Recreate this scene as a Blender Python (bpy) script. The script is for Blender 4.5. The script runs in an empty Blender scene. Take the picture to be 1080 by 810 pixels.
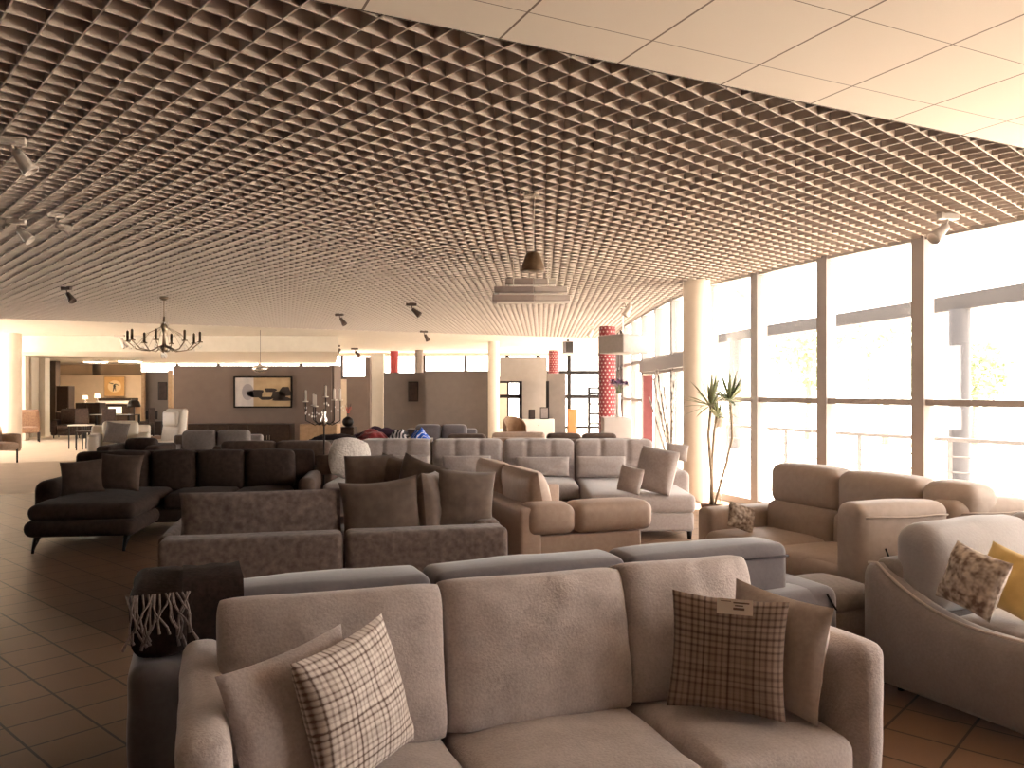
import bpy, math, random
from math import sin, cos, pi, radians, sqrt, atan2
from mathutils import Vector, Matrix, noise
random.seed(7)
S = bpy.context.scene
COL = S.collection
F_PX, CX, HY, CAMZ, CEIL = 850.0, 540.0, 412.0, 1.55, 3.10
V = Vector

# ------------------------------------------------------------------ geometry helpers
def P(px, py, d):                    # a point seen at (px, py) that lies d metres into the room
    return V(((px-CX)*d/F_PX, d, CAMZ-(py-HY)*d/F_PX))
def PC(px, py):                      # point on the ceiling
    return P(px, py, (CEIL-CAMZ)*F_PX/(HY-py))
def PF(px, py):                      # point on the floor
    return P(px, py, CAMZ*F_PX/(py-HY))

class G:
    """collects vertices and faces of ONE mesh"""
    def __init__(s): s.v=[]; s.f=[]; s.uv={}; s.m=[]
    def add(s, vs, fs, mi=0):
        o=len(s.v); s.v.extend([V(x) for x in vs]); s.f.extend([tuple(i+o for i in f) for f in fs]); s.m.extend([mi]*len(fs)); return s
    def tf(s, M):
        s.v=[M@x for x in s.v]; return s
    def merge(s, g, M=None, mi=0):
        return s.add([M@x for x in g.v] if M else g.v, g.f, mi)

def box(x0,x1,y0,y1,z0,z1):
    vs=[(x,y,z) for x in (x0,x1) for y in (y0,y1) for z in (z0,z1)]
    return G().add(vs,[(0,1,3,2),(4,6,7,5),(0,4,5,1),(2,3,7,6),(0,2,6,4),(1,5,7,3)])
def beam(a,b,w,h,up=(0,0,1)):        # box of section w x h from a to b
    a,b=V(a),V(b); d=(b-a); L=d.length; d.normalize(); up=V(up)
    if abs(d.dot(up))>.99: up=V((0,1,0))
    s=d.cross(up).normalized(); u=s.cross(d)
    vs=[]
    for t in (a,b):
        for i,j in ((-1,-1),(1,-1),(1,1),(-1,1)): vs.append(t+s*(i*w/2)+u*(j*h/2))
    return G().add(vs,[(3,2,1,0),(4,5,6,7),(0,1,5,4),(1,2,6,5),(2,3,7,6),(3,0,4,7)])
def axis_pts(a, r, m):
    a0=max(a-r,1e-4); e=[a0+r*sin(pi/2*k/4)*1.0 for k in range(1,5)]
    mid=[-a0+2*a0*k/m for k in range(m+1)]
    return [-x for x in reversed(e)]+mid+e
def rbox(x0,x1,y0,y1,z0,z1,r=.05,bulge=(0,0,0,0,0,0),m=6,wr=0,seed=0,fr=5):
    """rounded soft block. bulge = (x-,x+,y-,y+,z-,z+) outward puff"""
    a=((x1-x0)/2,(y1-y0)/2,(z1-z0)/2); c=((x0+x1)/2,(y0+y1)/2,(z0+z1)/2)
    r=min(r,*[q*.999 for q in a])
    mm=[max(2,min(m,int(q/(.06 if m<20 else .018))+1)) for q in a]
    pts=[axis_pts(a[i],r,mm[i]) for i in range(3)]
    idx={}; vs=[]; fs=[]
    def vert(p):
        k=(round(p[0],5),round(p[1],5),round(p[2],5))
        if k in idx: return idx[k]
        inn=V([max(-(a[i]-r),min(a[i]-r,p[i])) for i in range(3)])
        d=V(p)-inn; n=d.normalized() if d.length>1e-9 else V((0,0,1))
        q=inn+n*r
        u=[q[i]/a[i] for i in range(3)]
        b=V((0,0,0))
        for i in range(3):
            j,k2=[t for t in range(3) if t!=i]
            w=max(0,1-abs(u[j])**2.2)*max(0,1-abs(u[k2])**2.2)
            amt=bulge[2*i+1] if u[i]>0 else bulge[2*i]
            b[i]+=amt*w*u[i]
        q2=q+b
        if wr:
            s3=V((seed*3.1,seed*1.7,seed*.9))
            q2+=n*(wr*(noise.noise(q*fr+s3)+.5*noise.noise(q*fr*2.3+s3)))
        idx[k]=len(vs); vs.append((q2[0]+c[0],q2[1]+c[1],q2[2]+c[2])); return idx[k]
    for i in range(3):
        j,k2=(i+1)%3,(i+2)%3
        for sgn in (-1,1):
            A,B=pts[j],pts[k2]
            for ia in range(len(A)-1):
                for ib in range(len(B)-1):
                    q=[]
                    for (da,db) in ((0,0),(1,0),(1,1),(0,1)):
                        p=[0,0,0]; p[i]=sgn*a[i]; p[j]=A[ia+da]; p[k2]=B[ib+db]; q.append(vert(p))
                    fs.append(tuple(q) if sgn>0 else tuple(reversed(q)))
    g=G().add(vs,fs); return g
def pillow(w,h,t,n=18,pinch=.07,ex=.42,wr=.008,seed=0,dent=0,cr=.010,cn=0):
    """scatter cushion, width along x, height along z, thickness along y; with uv"""
    g=G(); 
    for side in (1,-1):
        base=len(g.v); vs=[]; fs=[]
        for i in range(n+1):
            for j in range(n+1):
                u=-cos(pi*i/n); v=-cos(pi*j/n)
                u=.55*u+.45*(2*i/n-1); v=.55*v+.45*(2*j/n-1)
                x=w/2*u*(1-pinch*(1-v*v)); z=h/2*v*(1-pinch*(1-u*u))
                e=max(0,(1-u*u)*(1-v*v))
                y=t/2*e**ex
                s3=V((seed*2.7,seed*1.3+side*5,seed))
                y+=wr*e**.25*(noise.noise(V((x,0,z))*9+s3)+.6*noise.noise(V((x,0,z))*19+s3))*1.4 if e>0 else 0
                if cr and e>0: y+=e**.35*cr*(math.exp(-(1-abs(v))/.22)*noise.noise(V((x*17,seed*1.9,side*3)))+math.exp(-(1-abs(u))/.22)*noise.noise(V((seed*2.3,z*17,side*3+7))))*2
                if cn: q=1-cn*(abs(u)*abs(v))**7; x*=q; z*=q
                if dent: z-=dent*max(0,v)**2*(1-u*u)*h
                y=max(y,0) if e>0 else 0
                vs.append((x,side*y,z))
                g.uv[base+len(vs)-1]=(u*.5+.5,v*.5+.5)
        for i in range(n):
            for j in range(n):
                q=(i*(n+1)+j,(i+1)*(n+1)+j,(i+1)*(n+1)+j+1,i*(n+1)+j+1)
                fs.append(q if side<0 else tuple(reversed(q)))
        g.add(vs,fs)
    return g
def tube(path, rad, n=8, cap=True):
    path=[V(p) for p in path]; N=len(path)
    rr=rad if isinstance(rad,(list,tuple)) else [rad]*N
    vs=[]; fs=[]; prev=None
    for i,p in enumerate(path):
        d=(path[min(i+1,N-1)]-path[max(i-1,0)]).normalized()
        if prev is None: 
            up=V((0,0,1)) if abs(d.z)<.95 else V((1,0,0)); s=d.cross(up).normalized()
        else: s=(prev-d*prev.dot(d)).normalized()
        prev=s; u=s.cross(d)
        for k in range(n):
            an=2*pi*k/n; vs.append(p+(s*cos(an)+u*sin(an))*rr[i])
    for i in range(N-1):
        for k in range(n):
            fs.append((i*n+k,(i+1)*n+k,(i+1)*n+(k+1)%n,i*n+(k+1)%n))
    if cap: fs.append(tuple(range(n))); fs.append(tuple(reversed(range((N-1)*n,N*n))))
    return G().add(vs,fs)
def lathe(prof, n=20, c=(0,0,0)):
    vs=[]; fs=[]; c=V(c)
    for (r,z) in prof:
        for k in range(n): vs.append(c+V((r*cos(2*pi*k/n),r*sin(2*pi*k/n),z)))
    for i in range(len(prof)-1):
        for k in range(n): fs.append((i*n+k,i*n+(k+1)%n,(i+1)*n+(k+1)%n,(i+1)*n+k))
    if prof[0][0]>1e-6: fs.append(tuple(reversed(range(n))))
    if prof[-1][0]>1e-6: fs.append(tuple(range((len(prof)-1)*n,len(prof)*n)))
    return G().add(vs,fs)
def prism(poly, z0, z1):
    n=len(poly)
    vs=[(p[0],p[1],z0) for p in poly]+[(p[0],p[1],z1) for p in poly]
    fs=[tuple(reversed(range(n))),tuple(range(n,2*n))]+[(i,(i+1)%n,(i+1)%n+n,i+n) for i in range(n)]
    ar=sum(poly[i][0]*poly[(i+1)%n][1]-poly[(i+1)%n][0]*poly[i][1] for i in range(n))
    if ar<0: fs=[tuple(reversed(f)) for f in fs]
    return G().add(vs,fs)

def obj(name, g, m, parent=None, smooth=False, M=None):
    me=bpy.data.meshes.new(name)
    me.from_pydata([tuple(x) for x in g.v],[],g.f)
    mats=m if isinstance(m,(list,tuple)) else [m]
    for q in mats: me.materials.append(q)
    if len(mats)>1:
        for p,i in zip(me.polygons,g.m): p.material_index=i
    if g.uv:
        ul=me.uv_layers.new(name='UVMap')
        for lp in me.loops: ul.data[lp.index].uv=g.uv.get(lp.vertex_index,(0,0))
    if smooth:
        me.polygons.foreach_set('use_smooth',[True]*len(me.polygons))
    if smooth=='angle':
        try: me.set_sharp_from_angle(angle=radians(40))
        except Exception: pass
    me.update()
    o=bpy.data.objects.new(name,me); COL.objects.link(o)
    if parent: o.parent=parent
    if M: o.matrix_world=M
    return o
def tag(o,label,cat,group=None,kind=None):
    o['label']=label; o['category']=cat
    if group: o['group']=group
    if kind: o['kind']=kind
    return o
def thing(name,label,cat,loc=(0,0,0),rz=0,group=None):
    o=bpy.data.objects.new(name,None); COL.objects.link(o); o.empty_display_size=.1
    o.location=loc; o.rotation_euler=(0,0,rz)
    return tag(o,label,cat,group)
def struct(name,g,m,parent=None,smooth=False,M=None):
    o=obj(name,g,m,parent,smooth,M)
    if not parent: o['kind']='structure'
    return o
def copy_thing(o,loc,rz,label=None):
    r=o.copy(); COL.objects.link(r); r.location=loc; r.rotation_euler=(0,0,rz)
    if label: r['label']=label
    for ch in list(o.children):
        c=ch.copy(); COL.objects.link(c); c.parent=r
        for g in list(ch.children):
            d=g.copy(); COL.objects.link(d); d.parent=c
    return r
def PM(loc,yaw=0,lean=0,roll=0):    # pillow matrix: yaw about z, lean back about local x, roll in its own plane
    return Matrix.Translation(loc)@Matrix.Rotation(yaw,4,'Z')@Matrix.Rotation(lean,4,'X')@Matrix.Rotation(roll,4,'Y')

# ------------------------------------------------------------------ materials
def mat(name,col,rough=.6,metal=0,spec=.3,emit=None,es=0,sheen=0):
    m=bpy.data.materials.new(name); m.use_nodes=True
    b=m.node_tree.nodes['Principled BSDF']
    b.inputs['Base Color'].default_value=(*col,1); b.inputs['Roughness'].default_value=rough
    b.inputs['Metallic'].default_value=metal; b.inputs['Specular IOR Level'].default_value=spec
    if sheen: b.inputs['Sheen Weight'].default_value=sheen; b.inputs['Sheen Roughness'].default_value=.5
    if emit: b.inputs['Emission Color'].default_value=(*emit,1); b.inputs['Emission Strength'].default_value=es
    return m
def noisy(name,col,col2=None,scale=60,rough=.9,bump=.25,sheen=.25,detail=4,big=0,metal=0,spec=.2,coord='Object',bdist=.004):
    """colour mottled between col and col2, with a little bump"""
    m=mat(name,col,rough,metal,spec,sheen=sheen); nt=m.node_tree; N=nt.nodes; L=nt.links; b=N['Principled BSDF']
    col2=col2 or tuple(c*.78 for c in col)
    tc=N.new('ShaderNodeTexCoord')
    n1=N.new('ShaderNodeTexNoise'); n1.inputs['Scale'].default_value=scale; n1.inputs['Detail'].default_value=detail
    L.new(tc.outputs[coord],n1.inputs['Vector'])
    rp=N.new('ShaderNodeValToRGB'); rp.color_ramp.elements[0].position=.32; rp.color_ramp.elements[1].position=.68
    rp.color_ramp.elements[0].color=(*col2,1); rp.color_ramp.elements[1].color=(*col,1)
    if big:
        n2=N.new('ShaderNodeTexNoise'); n2.inputs['Scale'].default_value=big; n2.inputs['Detail'].default_value=2
        L.new(tc.outputs[coord],n2.inputs['Vector'])
        mx=N.new('ShaderNodeMath'); mx.operation='MULTIPLY_ADD'; mx.inputs[1].default_value=.5; 
        h=N.new('ShaderNodeMath'); h.operation='MULTIPLY'; h.inputs[1].default_value=.5
        L.new(n2.outputs['Fac'],h.inputs[0]); L.new(n1.outputs['Fac'],mx.inputs[0]); L.new(h.outputs[0],mx.inputs[2])
        L.new(mx.outputs[0],rp.inputs['Fac'])
    else: L.new(n1.outputs['Fac'],rp.inputs['Fac'])
    L.new(rp.outputs['Color'],b.inputs['Base Color'])
    if bump:
        bp=N.new('ShaderNodeBump'); bp.inputs['Strength'].default_value=bump; bp.inputs['Distance'].default_value=bdist
        L.new(n1.outputs['Fac'],bp.inputs['Height']); L.new(bp.outputs['Normal'],b.inputs['Normal'])
    return m
def math_node(nt,op,a,b=None,c=None):
    n=nt.nodes.new('ShaderNodeMath'); n.operation=op
    for i,x in enumerate((a,b,c)):
        if x is None: continue
        if isinstance(x,(int,float)): n.inputs[i].default_value=x
        else: nt.links.new(x,n.inputs[i])
    return n.outputs[0]
def mixc(nt,f,a,b):
    n=nt.nodes.new('ShaderNodeMix'); n.data_type='RGBA'
    if isinstance(f,(int,float)): n.inputs[0].default_value=f
    else: nt.links.new(f,n.inputs[0])
    for i,x in ((6,a),(7,b)):
        if isinstance(x,tuple): n.inputs[i].default_value=(*x,1)
        else: nt.links.new(x,n.inputs[i])
    return n.outputs[2]
def grid_mat(name,c0,c1,seam,cell,w,rough=.5,rot=0,off=(0,0),bumpy=0,noise_s=3,spec=.3,wy=None):
    """tiles: object-space grid of seams"""
    m=mat(name,c0,rough,0,spec); nt=m.node_tree; N=nt.nodes; L=nt.links; b=N['Principled BSDF']
    tc=N.new('ShaderNodeTexCoord'); mp=N.new('ShaderNodeMapping'); mp.inputs['Rotation'].default_value=(0,0,rot)
    mp.inputs['Location'].default_value=(off[0],off[1],0)
    L.new(tc.outputs['Object'],mp.inputs['Vector'])
    sp=N.new('ShaderNodeSeparateXYZ'); L.new(mp.outputs[0],sp.inputs[0])
    cx,cy=cell if isinstance(cell,tuple) else (cell,cell)
    def seamf(o,c,ww):
        q=math_node(nt,'DIVIDE',o,c); fr=math_node(nt,'FRACT',q); d=math_node(nt,'ABSOLUTE',math_node(nt,'SUBTRACT',fr,.5))
        return math_node(nt,'GREATER_THAN',d,.5-ww/c/2), math_node(nt,'FLOOR',q)
    sx,ix=seamf(sp.outputs[0],cx,w); sy,iy=seamf(sp.outputs[1],cy,wy if wy is not None else w)
    sm=math_node(nt,'MAXIMUM',sx,sy)
    cb=N.new('ShaderNodeCombineXYZ'); L.new(ix,cb.inputs[0]); L.new(iy,cb.inputs[1])
    wn=N.new('ShaderNodeTexWhiteNoise'); wn.noise_dimensions='2D'; L.new(cb.outputs[0],wn.inputs['Vector'])
    nz=N.new('ShaderNodeTexNoise'); nz.inputs['Scale'].default_value=noise_s; nz.inputs['Detail'].default_value=5; L.new(mp.outputs[0],nz.inputs['Vector'])
    f=math_node(nt,'MULTIPLY_ADD',wn.outputs['Value'],.5,math_node(nt,'MULTIPLY',nz.outputs['Fac'],.5))
    c=mixc(nt,f,c0,c1); c=mixc(nt,sm,c,seam)
    L.new(c,b.inputs['Base Color'])
    return m
def plaid_mat(name,base,dark,light,n=9):
    m=mat(name,base,.95,sheen=.2); nt=m.node_tree; N=nt.nodes; L=nt.links; b=N['Principled BSDF']
    tc=N.new('ShaderNodeTexCoord'); sp=N.new('ShaderNodeSeparateXYZ'); L.new(tc.outputs['UV'],sp.inputs[0])
    c=base
    tot=None
    for ax in (0,1):
        x=sp.outputs[ax]
        nz=N.new('ShaderNodeTexNoise'); nz.noise_dimensions='1D'; nz.inputs['Scale'].default_value=26; nz.inputs['Detail'].default_value=3
        L.new(math_node(nt,'ADD',x,ax*3.3),nz.inputs['W'])
        s1=math_node(nt,'POWER',math_node(nt,'MULTIPLY_ADD',math_node(nt,'SINE',math_node(nt,'MULTIPLY',x,2*pi*n)),.5,.5),2.5)
        s2=math_node(nt,'MULTIPLY_ADD',math_node(nt,'SINE',math_node(nt,'MULTIPLY',x,2*pi*n*.34+ax)),.5,.5)
        v=math_node(nt,'ADD',math_node(nt,'MULTIPLY',math_node(nt,'MULTIPLY',s1,math_node(nt,'MULTIPLY_ADD',nz.outputs['Fac'],2.4,-.55)),.5),math_node(nt,'MULTIPLY',s2,.10))
        v=math_node(nt,'MULTIPLY_ADD',nz.outputs['Fac'],.18,v)
        tot=v if tot is None else math_node(nt,'ADD',tot,v)
    rp=N.new('ShaderNodeValToRGB'); e=rp.color_ramp.elements
    e[0].position=.22; e[0].color=(*light,1); e[1].position=.95; e[1].color=(*dark,1)
    k=e.new(.55); k.color=(*base,1)
    L.new(tot,rp.inputs['Fac']); L.new(rp.outputs['Color'],b.inputs['Base Color'])
    nz=N.new('ShaderNodeTexNoise'); nz.inputs['Scale'].default_value=120; L.new(tc.outputs['UV'],nz.inputs['Vector'])
    bp=N.new('ShaderNodeBump'); bp.inputs['Strength'].default_value=.3; bp.inputs['Distance'].default_value=.003
    L.new(nz.outputs['Fac'],bp.inputs['Height']); L.new(bp.outputs['Normal'],b.inputs['Normal'])
    return m
def dots_mat(name,red,white,cell=.11,r=.032):
    """polka dots on a round column: angle and height"""
    m=mat(name,red,.6); nt=m.node_tree; N=nt.nodes; L=nt.links; b=N['Principled BSDF']
    tc=N.new('ShaderNodeTexCoord'); sp=N.new('ShaderNodeSeparateXYZ'); L.new(tc.outputs['Object'],sp.inputs[0])
    an=math_node(nt,'MULTIPLY',math_node(nt,'ARCTAN2',sp.outputs[1],sp.outputs[0]),.21)
    z=sp.outputs[2]; tot=None
    for o in (0,.5):
        fx=math_node(nt,'SUBTRACT',math_node(nt,'FRACT',math_node(nt,'ADD',math_node(nt,'DIVIDE',an,cell*1.2),o)),.5)
        fz=math_node(nt,'SUBTRACT',math_node(nt,'FRACT',math_node(nt,'ADD',math_node(nt,'DIVIDE',z,cell*2),o)),.5)
        d=math_node(nt,'ADD',math_node(nt,'POWER',math_node(nt,'MULTIPLY',math_node(nt,'ABSOLUTE',fx),cell*1.2),2),math_node(nt,'POWER',math_node(nt,'MULTIPLY',math_node(nt,'ABSOLUTE',fz),cell*2),2))
        q=math_node(nt,'LESS_THAN',d,r*r); tot=q if tot is None else math_node(nt,'MAXIMUM',tot,q)
    L.new(mixc(nt,tot,red,white),b.inputs['Base Color'])
    return m
def glass_mat(name,refl=.06,tint=(1,1,1)):
    m=bpy.data.materials.new(name); m.use_nodes=True; nt=m.node_tree; N=nt.nodes; N.clear()
    o=N.new('ShaderNodeOutputMaterial'); mx=N.new('ShaderNodeMixShader'); t=N.new('ShaderNodeBsdfTransparent'); g=N.new('ShaderNodeBsdfGlossy')
    t.inputs[0].default_value=(*tint,1); g.inputs['Roughness'].default_value=.02
    mx.inputs[0].default_value=refl; nt.links.new(t.outputs[0],mx.inputs[1]); nt.links.new(g.outputs[0],mx.inputs[2]); nt.links.new(mx.outputs[0],o.inputs[0])
    return m

M={}
M['blade']=mat('grid_blade',(.54,.465,.415),.55)
M['plenum']=mat('plenum',(.035,.022,.016),.9)
M['plaster']=noisy('plaster',(.74,.68,.60),(.70,.64,.56),6,.8,.05,0)
M['colwhite']=noisy('column_paint',(.76,.68,.58),(.72,.64,.54),5,.6,.05,0)
M['mull']=mat('mullion_metal',(.29,.26,.245),.5,0,.3)
M['mull_light']=mat('mullion_light',(.42,.385,.355),.45,0,.4)
M['glass']=glass_mat('window_glass')
M['dark']=mat('dark_frame',(.05,.035,.03),.5)
M['rail']=mat('rail_metal',(.16,.145,.14),.5)
M['black']=mat('black_metal',(.02,.016,.014),.4,.6)
M['chrome']=mat('chrome',(.75,.70,.64),.2,.9,.5)
M['white']=mat('white_paint',(.80,.75,.68),.5)
M['wood']=noisy('light_wood',(.45,.30,.18),(.36,.23,.13),14,.5,.05,0)
M['darkwood']=noisy('dark_wood',(.045,.028,.02),(.03,.018,.013),14,.45,.05,0)
# upholstery
M['s1']=noisy('oatmeal_chenille',(.57,.50,.48),(.38,.325,.31),110,.95,.6,.4,big=9,bdist=.004)
M['s2']=noisy('slate_velvet',(.165,.147,.157),(.13,.115,.123),50,.85,.15,.5,big=5)
M['s3']=noisy('brown_velvet',(.265,.205,.18),(.14,.10,.085),24,.9,.15,.25,detail=5)
M['s3p']=noisy('brown_plush',(.20,.145,.115),(.15,.108,.086),16,.9,.15,.35)
M['s4']=noisy('cognac_leather',(.50,.37,.29),(.45,.325,.25),25,.5,.12,.1,spec=.35)
M['s5']=noisy('mushroom_microfibre',(.44,.385,.36),(.38,.325,.305),40,.9,.15,.4)
M['s6']=noisy('espresso_chenille',(.06,.038,.03),(.036,.023,.018),20,.85,.2,.04)
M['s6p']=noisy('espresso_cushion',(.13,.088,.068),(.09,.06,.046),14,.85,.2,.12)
M['s7']=noisy('caramel_leather',(.50,.41,.35),(.45,.365,.305),22,.55,.12,.1,spec=.3)
M['s9']=noisy('stone_wool',(.34,.30,.285),(.27,.235,.22),70,.95,.35,.4,big=6)
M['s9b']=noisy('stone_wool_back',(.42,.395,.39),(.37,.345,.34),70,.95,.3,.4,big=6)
M['taupe']=noisy('taupe_weave',(.24,.195,.165),(.19,.15,.125),50,.9,.2,.3)
M['cream']=noisy('cream_leather',(.88,.79,.68),(.84,.75,.64),15,.5,.08,.1)
M['tanarm']=noisy('tan_fabric',(.42,.27,.17),(.32,.2,.12),12,.8,.1,.2)
M['grey']=noisy('grey_fabric',(.30,.26,.24),(.25,.21,.19),30,.9,.1,.3)
M['plaid_l']=plaid_mat('light_plaid',(.46,.385,.345),(.13,.085,.07),(.76,.69,.64),21)
M['plaid_d']=plaid_mat('brown_plaid',(.21,.145,.115),(.075,.045,.035),(.36,.275,.23),18)
M['mustard']=noisy('mustard_velvet',(.72,.52,.20),(.62,.43,.15),12,.8,.1,.4)
M['leafprint']=noisy('marbled_print',(.66,.57,.48),(.19,.13,.10),34,.9,.1,.2,detail=1)
M['piping']=mat('piping',(.55,.48,.43),.8)

# ------------------------------------------------------------------ the hall: floor, ceilings, walls
E1=V((.901,.433)); E2=V((-.433,.901))          # the white ceiling runs along E1
N0=V((.224,3.683)); FARP=V((-11.0,17.4))
ROT1=atan2(E1.y,E1.x)
XL=-16.0
R_NEAR=[(6.6,-2.2),(6.6,-.8),(6.5,.6),(6.3,2.0),(6.0,3.3),(5.65,4.6),(5.2,5.85),(4.71,7.05),(4.19,8.23),(3.67,9.42),(3.27,10.7),(2.89,11.76)]
R_FAR=[(2.89,11.76),(2.76,13.65),(2.72,16.5),(2.75,19.5),(3.0,23.0),(3.3,27.0),(3.6,33.0)]
def online(p,x): return p.y+(x-p.x)*E1.y/E1.x
room=[(XL,-5.0),(6.6,-5.0)]+R_NEAR+R_FAR[1:]+[(-20.5,33.0),(-20.5,25.0),(XL,25.0)]
def tilesA():
    return grid_mat('floor_tiles',(.25,.15,.092),(.195,.115,.07),(.03,.018,.012),.30,.012,.35,rot=radians(41.9),noise_s=2.5,spec=.35)
def cut_poly(poly, p, keep):          # keep the part of poly on one side of the E1 line through p
    n=V((-E1.y,E1.x)); out=[]
    for i in range(len(poly)):
        a,b=V(poly[i]),V(poly[(i+1)%len(poly)]); da,db=(a-p).dot(n)*keep,(b-p).dot(n)*keep
        if da>=0: out.append(tuple(a))
        if da*db<0: out.append(tuple(a+(b-a)*(da/(da-db))))
    return out
FL1=V((-7.6,11.97)); FL2=V((-11.3,17.1))
near=cut_poly(room,FL1,-1); rest=cut_poly(room,FL1,1)
mid=cut_poly(rest,FL2,-1); far=cut_poly(rest,FL2,1)
struct('floor',prism(near,-.2,0),tilesA())
struct('floor_mid',prism(mid,-.2,0),noisy('sand_vinyl',(.54,.40,.29),(.49,.36,.26),3,.5,.03,0,spec=.4))
struct('floor_far',prism(far,-.2,0),noisy('pale_vinyl',(.72,.60,.48),(.66,.55,.44),3,.5,.03,0,spec=.4))

# white panel ceiling over the near corner, and the plain white ceiling past the grid
pan=grid_mat('ceiling_panels',(.78,.70,.61),(.76,.68,.59),(.20,.15,.12),(.617,.55),.011,.7,rot=0,off=(.617/2,.55/2),wy=.005)
gm=prism(cut_poly(room,N0,-1),CEIL,CEIL+.04)
Mloc=Matrix.Translation((N0.x,N0.y,0))@Matrix.Rotation(ROT1,4,'Z')
gm.tf(Mloc.inverted()); struct('ceiling',gm,pan,M=Mloc)
struct('ceiling_far',prism(cut_poly(room,FARP,1),CEIL,CEIL+.04),M['plaster'])
# open cell grid: two families of upright blades
gpoly=cut_poly(cut_poly(room,N0,1),FARP,-1)
def clip(p,d):
    ts=[]
    n=len(gpoly)
    for i in range(n):
        a,b=V(gpoly[i]),V(gpoly[(i+1)%n]); e=b-a
        den=d.x*e.y-d.y*e.x
        if abs(den)<1e-9: continue
        w=a-p; t=(w.x*e.y-w.y*e.x)/den; u=(w.x*d.y-w.y*d.x)/den
        if 0<=u<1: ts.append(t)
    ts.sort(); return [(ts[k],ts[k+1]) for k in range(0,len(ts)-1,2) if ts[k+1]-ts[k]>.02]
DA=V((.719,.695)); DB=V((-.667,.745)); CELL=.146; BH=.08
node0=V((-.035,3.65)); gb=G()
for D,O,cnt in ((DA,DB,170),(DB,DA,170)):
    for k in range(-cnt,cnt):
        p=node0+O*(k*CELL)
        for t0,t1 in clip(p,D):
            a,b=p+D*t0,p+D*t1
            gb.merge(beam((a.x,a.y,CEIL+BH/2),(b.x,b.y,CEIL+BH/2),.007,BH))
struct('ceiling_grid',gb,M['blade'])
ea=V((XL,online(N0,XL))); eb=V((5.12,online(N0,5.12)))
struct('trim_1',beam((ea.x,ea.y,CEIL+.05),(eb.x,eb.y,CEIL+.05),.02,.1),M['plenum'])
# dark slab above the open grid
struct('roof',prism([(XL-.3,-5.3),(6.9,-5.3)]+[(x+.25,y) for x,y in R_NEAR+R_FAR[1:]]+[(3.85,33.3),(-20.8,33.3),(-20.8,24.8),(XL-.3,24.8)],3.62,3.8),M['plenum'])

# walls
WM=noisy('wall_paint',(.62,.53,.44),(.58,.49,.40),5,.8,.03,0)
WBROWN=noisy('brown_wall_paint',(.20,.15,.125),(.185,.138,.115),5,.8,.03,0)
WGREY=noisy('grey_wall_paint',(.165,.138,.125),(.15,.126,.114),5,.8,.03,0)
WDARK=noisy('umber_wall_paint',(.10,.068,.05),(.085,.058,.043),5,.8,.03,0)
struct('wall_back',box(XL-.2,6.8,-5.2,-5.0,0,3.62),WDARK)
struct('wall_left',box(XL-.2,XL,-5.2,12.6,0,3.62),WDARK)
def glazed(a,b,idx,transoms=(1.43,),mw=.15,md=.14,sill=0,top=CEIL,fm=None,tw=.065):
    """one bay of glazing from a to b: pane, one upright at a, cross bars"""
    a,b=V(a),V(b); d=(b-a).normalized(); n=V((d.y,-d.x)); fm=fm or M['mull']
    w=thing('window_%d'%idx,'','window'); del w['label']; del w['category']; w['kind']='structure'
    z=lambda p,h:(p.x,p.y,h)
    obj('window_glass',beam(z(a+d*mw/2,(sill+top)/2),z(b-d*mw/2,(sill+top)/2),.012,top-sill),M['glass'],w)
    f=beam(z(a,sill),z(a,top+.02),mw,md,up=(n.x,n.y,0)); obj('mullion',f,fm,w)
    e=a-d*(mw/2-.035)-n*(0) 
    g2=beam(z(a+d*(mw*.22)-n*(md/2+.012),sill),z(a+d*(mw*.22)-n*(md/2+.012),top),.05,.03,up=(n.x,n.y,0)); obj('mullion_cover_strip',g2,M['mull_light'],w)
    for t in transoms: obj('transom',beam(z(a,t),z(b,t),.09,tw),fm,w)
    if sill>.05: obj('sill_rail',beam(z(a,sill),z(b,sill),.12,.08),fm,w)
    obj('head_rail',beam(z(a,top+.0),z(b,top+.0),.10,.05),M['mull_light'],w)
    obj('foot_rail',beam(z(a,sill+.05),z(b,sill+.05),.10,.10),fm,w)
    return w
k=1
struct('wall_right_unseen',prism([(6.6,-5.0),(6.6,-.8),(6.5,.6),(6.75,.6),(6.85,-.8),(6.85,-5.0)],0,3.62),WDARK)  # out of view; kept solid instead of glazed to darken the near left
for i in range(2,len(R_NEAR)-1): glazed(R_NEAR[i+1],R_NEAR[i],k); k+=1
fas=box(6.6,6.75,-5,-2.2,3.1,3.62)
RR=R_NEAR+R_FAR[1:]
for a,b in zip(RR[:-1],RR[1:]): fas.merge(beam((a[0]+.06,a[1],3.38),(b[0]+.06,b[1],3.38),.08,.50))
struct('wall_right_fascia',fas,M['mull'])
# the entrance stretch and the glazing past it
for i in range(len(R_FAR)-1):
    tr=(1.9,2.16) if i<2 else (1.35,2.15)
    a,b=V(R_FAR[i]),V(R_FAR[i+1]); n=2 if i<3 else 3
    for j in range(n):
        glazed(tuple(a+(b-a)*((j+1)/n)),tuple(a+(b-a)*(j/n)),k,tr,mw=.11,fm=M['mull'] if i<3 else M['dark']); k+=1
for t in ((1.9,2.16),):
    struct('lintel',box(2.62,2.86,12.3,16.6,1.92,2.14),M['mull'])
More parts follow.
